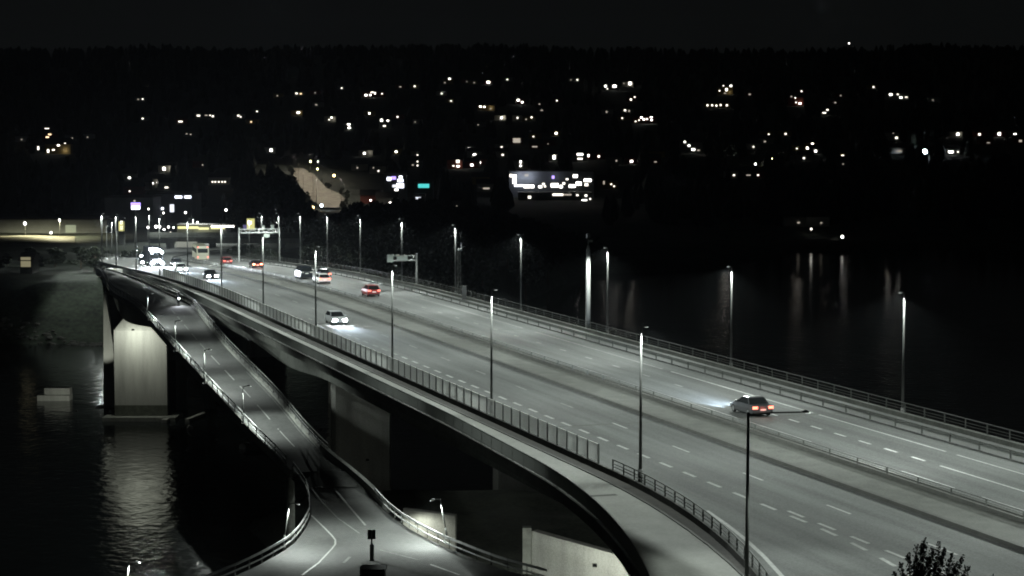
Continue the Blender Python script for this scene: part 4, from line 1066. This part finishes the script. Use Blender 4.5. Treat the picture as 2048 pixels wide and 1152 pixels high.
# shore rocks
rk = [MB() for _ in range(3)]
RK = []
for i in range(3):
    bm = bmesh.new(); bmesh.ops.create_icosphere(bm, subdivisions=2, radius=1)
    for v in bm.verts: v.co *= 1 + .35 * (vnoise(v.co.x * 2 + i * 5, v.co.y * 2 + v.co.z * 3) - .5); v.co.z *= .6
    me = bpy.data.meshes.new('rock'); bm.to_mesh(me); bm.free(); me.materials.append(M_ROCK); RK.append(me)
for i in range(130):
    px = random.uniform(-30, 215); Y = interp(_shore, at_y(px, 640, 420).x) + random.uniform(-9.5, -3.5)
    X = at_y(px, 640, Y).x; s = random.uniform(.25, .75)
    o = link_mesh('shore_rock', RK[i % 3], None, (X, Y, max(-.15, terrain(X, Y) - .15)), random.uniform(0, 6)); o.scale = (s * 1.3, s, s)
    tag(o, 'grey boulder on the faintly lit shore left of the fin', 'rock', 'boulders along the far shore')
flood('lamp on the shore lighting the boulders', (at_y(175, 600, 425).x, 424, 8.0), 110, 150, (at_y(130, 655, 416).x, 414, 0), (.95, 1, .8))
# quay house behind the parapet posts, whose lamps streak the water
qh = facing_block('quay_house', 'dark boat house on the far quay with three lamps mirrored in the water', 'building', 1062, 1140, 522, 548, 604, 12, M_WALLS[2], 'gable', base=1.2)
for x, m in ((1073, W_BR), (1093, W_WARM), (1098, W_BR), (1120, W_MID)): lit_rect(qh, x - 2.2, x + 2.2, 533, 542, m)
for i, (x, y, m, s) in enumerate(((1074, 536, G_FAR, .35), (1097, 530, G_FARY, .45), (1120, 540, W_BR, .4))):
    far_lamp(x, y, 599, m, s, 'lamp on the quay mirrored in the water as a streak, %s of three' % ordn(i), 'lamps on the far quay', z0=.8)
qw = MB().box((at_y(1100, 550, 600).x, 600, 0.1), (30, 4, 1.8)).build('quay', M_CONCD); tag(qw, 'low dark quay wall under the boat house', 'quay')
# lit road climbing the hill
lf = [(340, 582, 606), (352, 586, 628), (366, 592, 640), (380, 600, 652), (392, 610, 680), (402, 622, 690), (412, 634, 684), (421, 646, 676)]
rows = []
for py, x0, x1 in lf:
    row = []
    for i in range(9):
        h = ground_hit(x0 + (x1 - x0) * i / 8, py); row.append(h + Vector((0, 0, .25)))
    rows.append(row)
fine = []
for r0, r1 in zip(rows, rows[1:]):
    for k in range(6):
        rr = []
        for p, q in zip(r0, r1):
            v = p.lerp(q, k / 6); v.z = terrain(v.x, v.y) + 1.1; rr.append(v)
        fine.append(rr)
tag(MB().loft(fine, closed=False, cap=False).build('hillside_road', mat('pale gravel road', (.30, .28, .23), .95, noise=(.35, .5))), kind='structure')
HL = 'street lamps of the lit hillside road'
for i, (px, py, m, s) in enumerate(((614.5, 304.5, G_FAR, .55), (621, 323, G_FARY, .5), (636, 323, W_BR, .4), (635, 338, G_FARY, .45), (668, 351, G_FARW, .6), (625.5, 415, G_FARW, .5), (616, 429, G_FARY, .35), (643, 411, G_FARB, .5))):
    t = far_lamp(px, py, None, m, s, 'street lamp along the lit hillside road, %s from its top' % ordn(i), HL)
cl = [(sum((p.x for p in row)) / 9, sum((p.y for p in row)) / 9) for row in rows]
cl = [(c_[0], c_[1]) for c_ in resample(cl, 15)]
for i, (x, y) in enumerate(cl):  # unseen posts added along the strip to light it evenly
    s_ = 1 if i % 2 else -1
    lt_ = thing('street_lamp', 'tall thin added lamp post lighting the hillside road, %s from its upper end' % ordn(i), 'street lamp', (x + s_ * 5.5, y, terrain(x + s_ * 5.5, y)), 0, HL)
    MB().tube([(0, 0, 0), (0, 0, 11)], .07, 6).build('pole', M_DARK, lt_); MB().box((-s_ * .3, 0, 11), (.7, .3, .1)).build('lamp_head', M_DARK, lt_)
    lamp_light('lantern_light', lt_, (-s_ * .3, 0, 10.85), 1700, 158, .5, (1, .90, .74))

for i, row in enumerate(fine[::2]):
    for e, s_ in ((row[0], -1), (row[-1], 1)):
        if random.random() < .8:
            x, y = e.x + s_ * random.uniform(-.3, 3.0), e.y + random.uniform(-4, 4)
            tree(Vector((x, y, terrain(x, y))), random.uniform(2.0, 4.5), 'dark shrub fringing the lit hillside road', 'shrubs fringing the lit hillside road', None, 1.25)
# ------------------------------------------------------------------ houses on the hillside
PTS = []   # px, py, width, height, brightness
def L(ox, oy, rows):
    for r in rows:
        x, y = r[0], r[1]; w, h, c = (r[2] if len(r) > 2 else 13), (r[3] if len(r) > 3 else 12), (r[4] if len(r) > 4 else 'M')
        PTS.append((ox + x / 3.2, oy + y / 3.2, w / 3.2 * .66, h / 3.2 * .62, c))
L(0, 140, [(885, 188, 12, 12, 'D'), (913, 186), (913, 311, 16, 14), (1155, 330, 40, 14), (1270, 292, 30, 14), (1320, 290, 26, 10, 'D'), (1345, 290, 12, 10), (1362, 296, 18, 16), (1525, 292, 18, 14), (1540, 300, 14, 10), (1645, 265), (1607, 332, 12, 12, 'W'), (1910, 272, 24, 16, 'B'), (1775, 165, 12, 12, 'D'), (1898, 150, 20, 14), (1925, 152, 16, 12, 'W'), (2020, 222, 10, 10, 'D'),
    (300, 376, 40, 12, 'M'), (318, 412, 30, 16, 'W'), (303, 430, 30, 14, 'W'), (308, 452, 30, 12, 'W'), (460, 436, 20, 10, 'D'), (416, 470, 16), (374, 482, 22, 14, 'B'), (342, 511, 24, 14, 'M'), (308, 518, 14, 30, 'B'), (245, 500, 14, 36, 'M'), (138, 445, 10, 10, 'D'), (560, 430, 10, 10, 'D'), (828, 690, 20, 16, 'B'), (885, 748, 24, 12), (908, 748, 10, 10), (975, 725, 22, 14, 'B'), (1008, 720, 16, 12, 'B'), (830, 776), (1050, 632, 24, 30, 'B'), (1065, 752, 30, 12), (1297, 608, 12, 12, 'D'), (1360, 716), (1378, 716), (1400, 716), (1422, 716), (1440, 716), (1735, 513, 24, 26, 'B'), (1220, 412, 14, 12, 'D'), (1195, 408, 12, 10, 'D')])
L(560, 120, [(225, 210, 10, 10, 'D'), (115, 338, 24, 18), (235, 288, 10, 10, 'D'), (395, 180), (330, 368, 14, 14, 'B'), (315, 382), (440, 412, 26, 14, 'B'), (443, 434, 26, 14, 'B'), (550, 225, 22, 16, 'B'), (578, 224, 16, 14, 'B'), (590, 207, 30, 12), (608, 213, 14, 22), (653, 216), (572, 342, 16, 16, 'B'), (650, 385, 22, 22, 'B'), (690, 387, 18, 16, 'B'), (668, 422, 26, 12), (752, 364, 16, 14), (770, 172, 20, 10, 'D'), (862, 168, 15, 15), (865, 397, 10, 10, 'D'), (1085, 120, 20, 14, 'B'), (1055, 145, 12, 12, 'D'), (1035, 215), (1095, 262, 16, 10), (1195, 138, 8, 8, 'D'), (1243, 145, 12, 10, 'D'), (1333, 142, 30, 20, 'B'), (1455, 125), (1283, 298, 20, 14, 'B'), (1308, 300, 16, 14, 'B'), (1348, 312, 16, 10, 'D'), (1525, 257, 24, 18, 'B'), (1550, 270, 18, 16, 'B'), (1418, 370, 18, 18, 'B'), (1520, 370, 15, 15), (1575, 380, 14, 12, 'D'), (1610, 367, 16, 14), (1660, 282, 14, 12, 'D'), (1675, 322, 22, 10, 'D'), (1772, 260, 12, 14), (1862, 127, 10, 10, 'D'), (1903, 127, 14, 14), (1268, 415, 10, 10, 'D'), (1767, 469, 20, 20, 'B'), (1622, 490), (1715, 537, 8, 8, 'D'),
    (540, 597, 20, 20, 'B'), (743, 587, 20, 18, 'B'), (880, 608, 12, 10), (880, 650, 12, 12), (880, 675, 12, 14), (850, 672, 16, 12, 'D'), (495, 690, 14, 14, 'D'), (598, 690, 10, 10, 'D'), (630, 710), (1210, 567, 24, 20, 'B'), (1245, 607, 28, 16, 'B'), (1278, 652, 20, 30, 'B'), (1138, 648, 32, 34), (1140, 680, 28, 14, 'B'), (1228, 672, 24, 22, 'B'), (1110, 678, 16, 12), (1418, 558, 16, 14), (1425, 607, 18, 14), (1540, 652, 14, 24, 'B'), (1540, 677, 16, 14, 'B'), (1515, 515, 70, 46, 'D'), (1630, 555, 50, 12, 'D'), (1755, 622, 22, 40, 'B'), (1920, 604, 55, 20, 'B'), (1920, 632, 48, 16), (1987, 612, 55, 24, 'B'), (2040, 617, 20, 20),
    (1283, 778, 14, 14), (1320, 822, 60, 16, 'D'), (1130, 937, 10, 16, 'D'), (580, 898, 18, 14, 'B'), (705, 915, 20, 18, 'B')])
L(1000, 120, [(675, 167, 20, 18, 'B'), (687, 184, 12, 10), (733, 167, 34, 24, 'B'), (832, 150, 26, 28, 'B'), (793, 150, 10, 10, 'D'), (838, 253, 18, 18), (862, 237, 14, 12), (682, 332, 12, 18, 'D'), (800, 322, 18, 16, 'M'), (826, 326, 14, 18, 'D'), (782, 372), (868, 393), (890, 385), (905, 368, 18, 16, 'B'), (920, 380, 16, 18, 'B'), (940, 378, 20, 16), (968, 366, 22, 14, 'B'), (970, 384, 18, 14, 'B'), (842, 648, 26, 20, 'B'), (1015, 608, 26, 10, 'D'), (995, 652, 24, 10, 'D'), (745, 645, 14, 16, 'D'), (665, 785, 14, 34, 'D'), (712, 795), (730, 808), (1328, 290, 15, 18), (1358, 290, 15, 18), (1385, 292, 15, 18), (1412, 288, 15, 18), (1452, 290, 16, 18), (1430, 165, 12, 10), (1478, 167, 18, 18, 'B'), (1450, 190, 20, 24, 'B'), (1440, 212, 20, 12, 'D'), (1405, 197), (1598, 220, 20, 14, 'D'), (1930, 200, 14, 14), (1890, 242), (1895, 272), (1920, 278, 24, 16, 'B'), (1865, 235, 16, 16, 'D'), (1183, 525, 18, 16, 'B'), (1210, 548, 18, 16, 'B'), (1237, 573, 30, 20, 'B'), (1270, 578, 22, 14, 'D'), (1622, 556, 12, 14), (1828, 473, 16, 16), (1720, 475, 12, 12), (1695, 522, 18, 14, 'D'), (1900, 567, 14, 12), (1970, 563, 26, 22, 'B'), (2000, 538, 22, 22, 'B'), (2020, 583, 20, 20, 'B'), (1945, 628, 18, 16), (1497, 737, 16, 14), (1650, 737, 22, 14), (1590, 737, 40, 10, 'D')])
L(1408, 60, [(770, 530, 34, 12), (790, 511, 18, 14), (840, 465, 18, 12, 'D'), (1085, 365, 15, 15), (1195, 412, 26, 22, 'B'), (1240, 412, 16, 12), (1260, 432, 24, 14, 'B'), (1295, 430, 22, 10), (1465, 448, 10, 10, 'D'), (1212, 660, 10, 10, 'D'), (1232, 690, 24, 18), (1250, 775, 50, 14, 'D'), (1580, 780, 48, 20, 'B'), (1625, 780, 14, 14), (1625, 667, 26, 24, 'B'), (1763, 668, 22, 20), (1890, 665, 24, 28, 'B'), (1990, 668, 24, 20, 'B'), (2025, 710, 28, 22, 'D'), (1820, 722, 28, 10, 'D'), (887, 803, 24, 14), (890, 858, 12, 10, 'D'), (875, 420, 10, 14, 'D')])
L(1408, 400, [(605, 145, 22, 14, 'D'), (750, 147, 12, 12, 'D')])
# lights close to each other belong to one house
left_pts = sorted(PTS, key=lambda p: -p[1]); clusters = []
while left_pts:
    c = [left_pts.pop(0)]; grown = True
    while grown:
        grown = False
        for q in left_pts[:]:
            xs = [p[0] for p in c] + [q[0]]; yy = [p[1] for p in c] + [q[1]]
            if max(xs) - min(xs) <= 46 and max(yy) - min(yy) <= 17 and any(abs(q[0] - p[0]) < 15 and abs(q[1] - p[1]) < 11 for p in c):
                c.append(q); left_pts.remove(q); grown = True
    clusters.append(c)
BANDS = [(0, 178, 'uppermost'), (178, 210, 'second'), (210, 252, 'third'), (252, 296, 'fourth'), (296, 322, 'fifth'), (322, 372, 'sixth'), (372, 620, 'lowest')]
bands = {}
for c in clusters:
    cy = sum(p[1] for p in c) / len(c)
    for lo_, hi_, nm in BANDS:
        if lo_ <= cy < hi_: bands.setdefault(nm, []).append(c)
WCL = {'B': W_BR, 'M': W_MID, 'D': W_DIM, 'W': W_WARM, 'C': W_COOL}
NUMW = {1: 'one', 2: 'two', 3: 'three', 4: 'four', 5: 'five', 6: 'six', 7: 'seven', 8: 'eight', 9: 'nine'}
random.seed(11)
for nm, cs in bands.items():
    cs.sort(key=lambda c: sum(p[0] for p in c) / len(c))
    for i, c in enumerate(cs):
        x0 = min(p[0] - p[2] / 2 for p in c); x1 = max(p[0] + p[2] / 2 for p in c)
        y0 = min(p[1] - p[3] / 2 for p in c); y1 = max(p[1] + p[3] / 2 for p in c)
        cx = (x0 + x1) / 2; hit = None; dy = 3.0
        hit = ground_hit(cx, y1 + dy)
        if hit is None: continue
        pxm = F_PX / hit.y
        hit = ground_hit(cx, y1 + max(2.0, 1.2 * pxm))
        pxm = F_PX / hit.y
        m = random.uniform(3, 9) * 1.0
        W = max(9.0, (x1 - x0) / pxm + random.uniform(2.5, 5)); wx = W * pxm / 2; sh = random.uniform(-.2, .2) * (W * pxm - (x1 - x0))
        ybase = y1 + max(2.0, 1.2 * pxm); ytop = min(y0 - 3.2 * pxm, ybase - 6.2 * pxm)
        t = facing_block('house', 'dark house with %s lit window%s, %s from left in %s band of hillside lights' % (NUMW.get(len(c), 'many'), '' if len(c) == 1 else 's', ordn(i), nm), 'house',
                         cx - wx + sh, cx + wx + sh, ytop, ybase, hit.y, random.uniform(7, 10), random.choice(M_WALLS), 'gable', 'houses scattered over the dark hillside', base=hit.z - .3)
        if sum(p[4] == 'B' for p in c) >= 1 and random.random() < .34:
            MB().box((W * .3, -.35, 2.9), (.25, .25, .35)).build('porch_lamp', M_DARK, t)
            lamp_light('porch_light', t, (W * .3, -1.6, 2.7), random.uniform(40, 140), 0, 0, (1, .93, .75), bat=False, kind='POINT', radius=.2)
        for p in c: lit_rect(t, p[0] - p[2] / 2, p[0] + p[2] / 2, p[1] - p[3] / 2, p[1] + p[3] / 2, WCL[p[4]])
# bright street lamps among the houses
for i, (px, py, m, s, lab) in enumerate(((740, 384, G_FAR, .6, 'bright white street lamp left of the violet lit sign board'), (1482, 297.5, G_FAR, .6, 'bright white street lamp on the slope right of the lit white hall'), (1543, 318, G_FARY, .6, 'yellow street lamp on the dark slope'), (1511, 328, G_FAR, .55, 'white street lamp just below and left of the yellow one'),
        (1849.5, 304, G_FARB, 1.5, 'dazzling bluish floodlight, the brightest light on the right hand slope'), (1622.5, 458, W_MID, .4, 'white lamp near the far water edge beside a warm window'), (1684.5, 474, G_FAR, .5, 'white lamp on the far shore with a long streak on the water'), (14, 293, G_FARW, .5, 'warm street lamp at the picture edge on the wooded slope'))):
    t = far_lamp(px, py, None if i != 6 else 732, m, s, lab)
    if t is None: continue
    if i == 5: lamp_light('lamp_glow', t, (0, -.8, 2), 8, 0, 0, bat=False, kind='POINT')
# mast light over the ridge
X = at_y(1698, 88, 2430).x; zz = terrain(X, 2430); ht = at_y(1698, 88, 2430).z - zz
t = thing('radio_mast', 'thin mast with one white lamp standing on the ridge against the sky', 'mast', (X, 2430, zz))
MB().tube([(0, 0, 0), (0, 0, ht)], [.5, .2], 6).build('mast', M_DARK, t); MB().tube([(0, 0, ht), (0, 0, ht + 1.6)], .7, 8).build('lamp', W_BR, t)

# the white lit hall and the office block below it
hall = facing_block('industrial_hall', 'large hall with a bright bluish lit front and many lit windows', 'building', 1018, 1188, 343, 384, 930, 22, M_FACADE)
hz = lambda zx: 560 + zx / 3.2
vz = lambda zy: 120 + zy / 3.2
for x0, x1, y0, y1, m in ((1490, 1512, 735, 790, W_BR), (1500, 1560, 797, 810, W_COOL), (1560, 1625, 800, 818, W_BR), (1655, 1675, 804, 818, W_BR), (1678, 1694, 788, 800, W_MID), (1690, 1702, 804, 814, W_MID), (1735, 1780, 790, 814, W_BR), (1740, 1756, 740, 760, G_VIOL), (1788, 1808, 802, 818, W_BR), (1808, 1824, 784, 796, W_MID), (1850, 1890, 798, 816, W_BR), (1895, 1928, 780, 802, W_BR), (1950, 1972, 790, 806, W_MID), (1876, 1904, 734, 752, W_BR), (1945, 1992, 762, 778, W_BR), (1470, 1486, 730, 750, W_MID), (1565, 1590, 730, 745, W_DIM), (1830, 1845, 758, 768, W_MID)):
    lit_rect(hall, hz(x0), hz(x1), vz(y0), vz(y1), m)
for x in (1540, 1600): 
    p = at_y(hz(x), vz(745), 930); lamp_light('wall_light', hall, (p.x - hall.location.x, -3.0, p.z - hall.location.z), 330, 0, 0, (.75, .82, 1), bat=False, kind='POINT', radius=.4)
p = at_y(hz(1760), vz(745), 930); lamp_light('wall_light', hall, (p.x - hall.location.x, -3.0, p.z - hall.location.z), 60, 0, 0, (.75, .8, 1), bat=False, kind='POINT', radius=.4)
off = facing_block('office_block', 'low office block with warm lit window rows below the bright hall', 'building', 1036, 1184, 386, 418, 915, 12, M_GREYB)
for x0, x1, y0, y1, m in ((1745, 1812, 856, 868, W_MID), (1815, 1865, 858, 866, W_DIM), (1724, 1784, 902, 918, W_BR), (1795, 1830, 904, 916, W_WARM), (1832, 1870, 902, 918, W_WARM), (1872, 1908, 902, 918, W_BR), (1932, 1964, 894, 920, W_BR), (1588, 1606, 870, 886, W_MID), (1897, 1909, 860, 870, W_MID), (1950, 1966, 862, 874, W_MID), (1980, 1990, 884, 894, W_MID), (1950, 1964, 946, 954, W_MID)):
    lit_rect(off, hz(x0), hz(x1), vz(y0), vz(y1), m)
sg = facing_block('sign_building', 'dark building carrying violet and white lit sign boards', 'building', 768, 812, 346, 388, 900, 10, M_GREYB)
for x0, x1, y0, y1, m in ((685, 710, 750, 772, W_COOL), (712, 742, 745, 765, G_VIOL), (752, 788, 762, 780, W_COOL), (746, 792, 790, 818, W_COOL), (762, 782, 742, 756, W_COOL), (735, 755, 824, 836, W_BR), (720, 745, 798, 815, G_WSIGN)):
    lit_rect(sg, hz(x0), hz(x1), vz(y0), vz(y1), m, 'sign_face')
tg = facing_block('shop_building', 'dark shop with one long teal lit sign', 'building', 828, 866, 362, 384, 905, 8, M_GREYB)
lit_rect(tg, hz(884), hz(955), vz(793), vz(818), G_TEAL, 'sign_face')
vg = facing_block('shop_building', 'dark shop with one pale violet lit sign below the teal one', 'building', 826, 850, 390, 406, 880, 8, M_GREYB)
lit_rect(vg, hz(868), hz(910), vz(878), vz(898), G_WSIGN, 'sign_face')
for x0, x1, y, n in ((690, 742, 376, 8), (740, 776, 380, 6)):
    pass

# woods between the houses and along the ridge, one mass nobody could count
spots = {}
for p in PTS:
    for gx in (-1, 0, 1):
        for gy in (-1, 0, 1): spots.setdefault((int(p[0] // 14) + gx, int(p[1] // 8) + gy), []).append(p)
wb = MB(); rnd = random.Random(5); made = 0
while made < 5200:
    Y = rnd.uniform(760, 2470) if made > 900 else rnd.uniform(2330, 2460)
    X = rnd.uniform(-.29, .29) * Y; z = terrain(X, Y); h = rnd.uniform(6, 15); w = h * rnd.uniform(.18, .34)
    a_, b_ = px_of((X, Y, z)), px_of((X, Y, z + h)); ww = w / Y * F_PX; bad = False
    if 560 < a_[0] < 720 and 320 < a_[1] < 430: continue
    yy = b_[1] - 4
    while yy < a_[1] + 3 and not bad:
        for p in spots.get((int(a_[0] // 14), int(yy // 8)), ()):
            if abs(p[0] - a_[0]) < ww + p[2] / 2 + 3: bad = True
        yy += 4
    if 1005 < a_[0] < 1205 and 330 < a_[1] and b_[1] < 424 and Y < 945: bad = True
    if 680 < a_[0] < 880 and 335 < b_[1] < 412: bad = True
    if bad: made += 0.25; continue
    n_ = 6; k0 = rnd.uniform(0, 6); lv = [(0, w * .55), (.18, w), (.5, w * rnd.uniform(.6, .95)), (.8, w * .5)]
    rings = [[Vector((X + r_ * rnd.uniform(.75, 1.2) * math.cos(k0 + i * math.pi / 3), Y + r_ * math.sin(k0 + i * math.pi / 3), z + h * t_)) for i in range(n_)] for t_, r_ in lv] + [[Vector((X, Y, z + h))] * n_]
    wb.loft(rings, cap=False); made += 1
tag(wb.build('woods', M_LEAFD), kind='stuff')
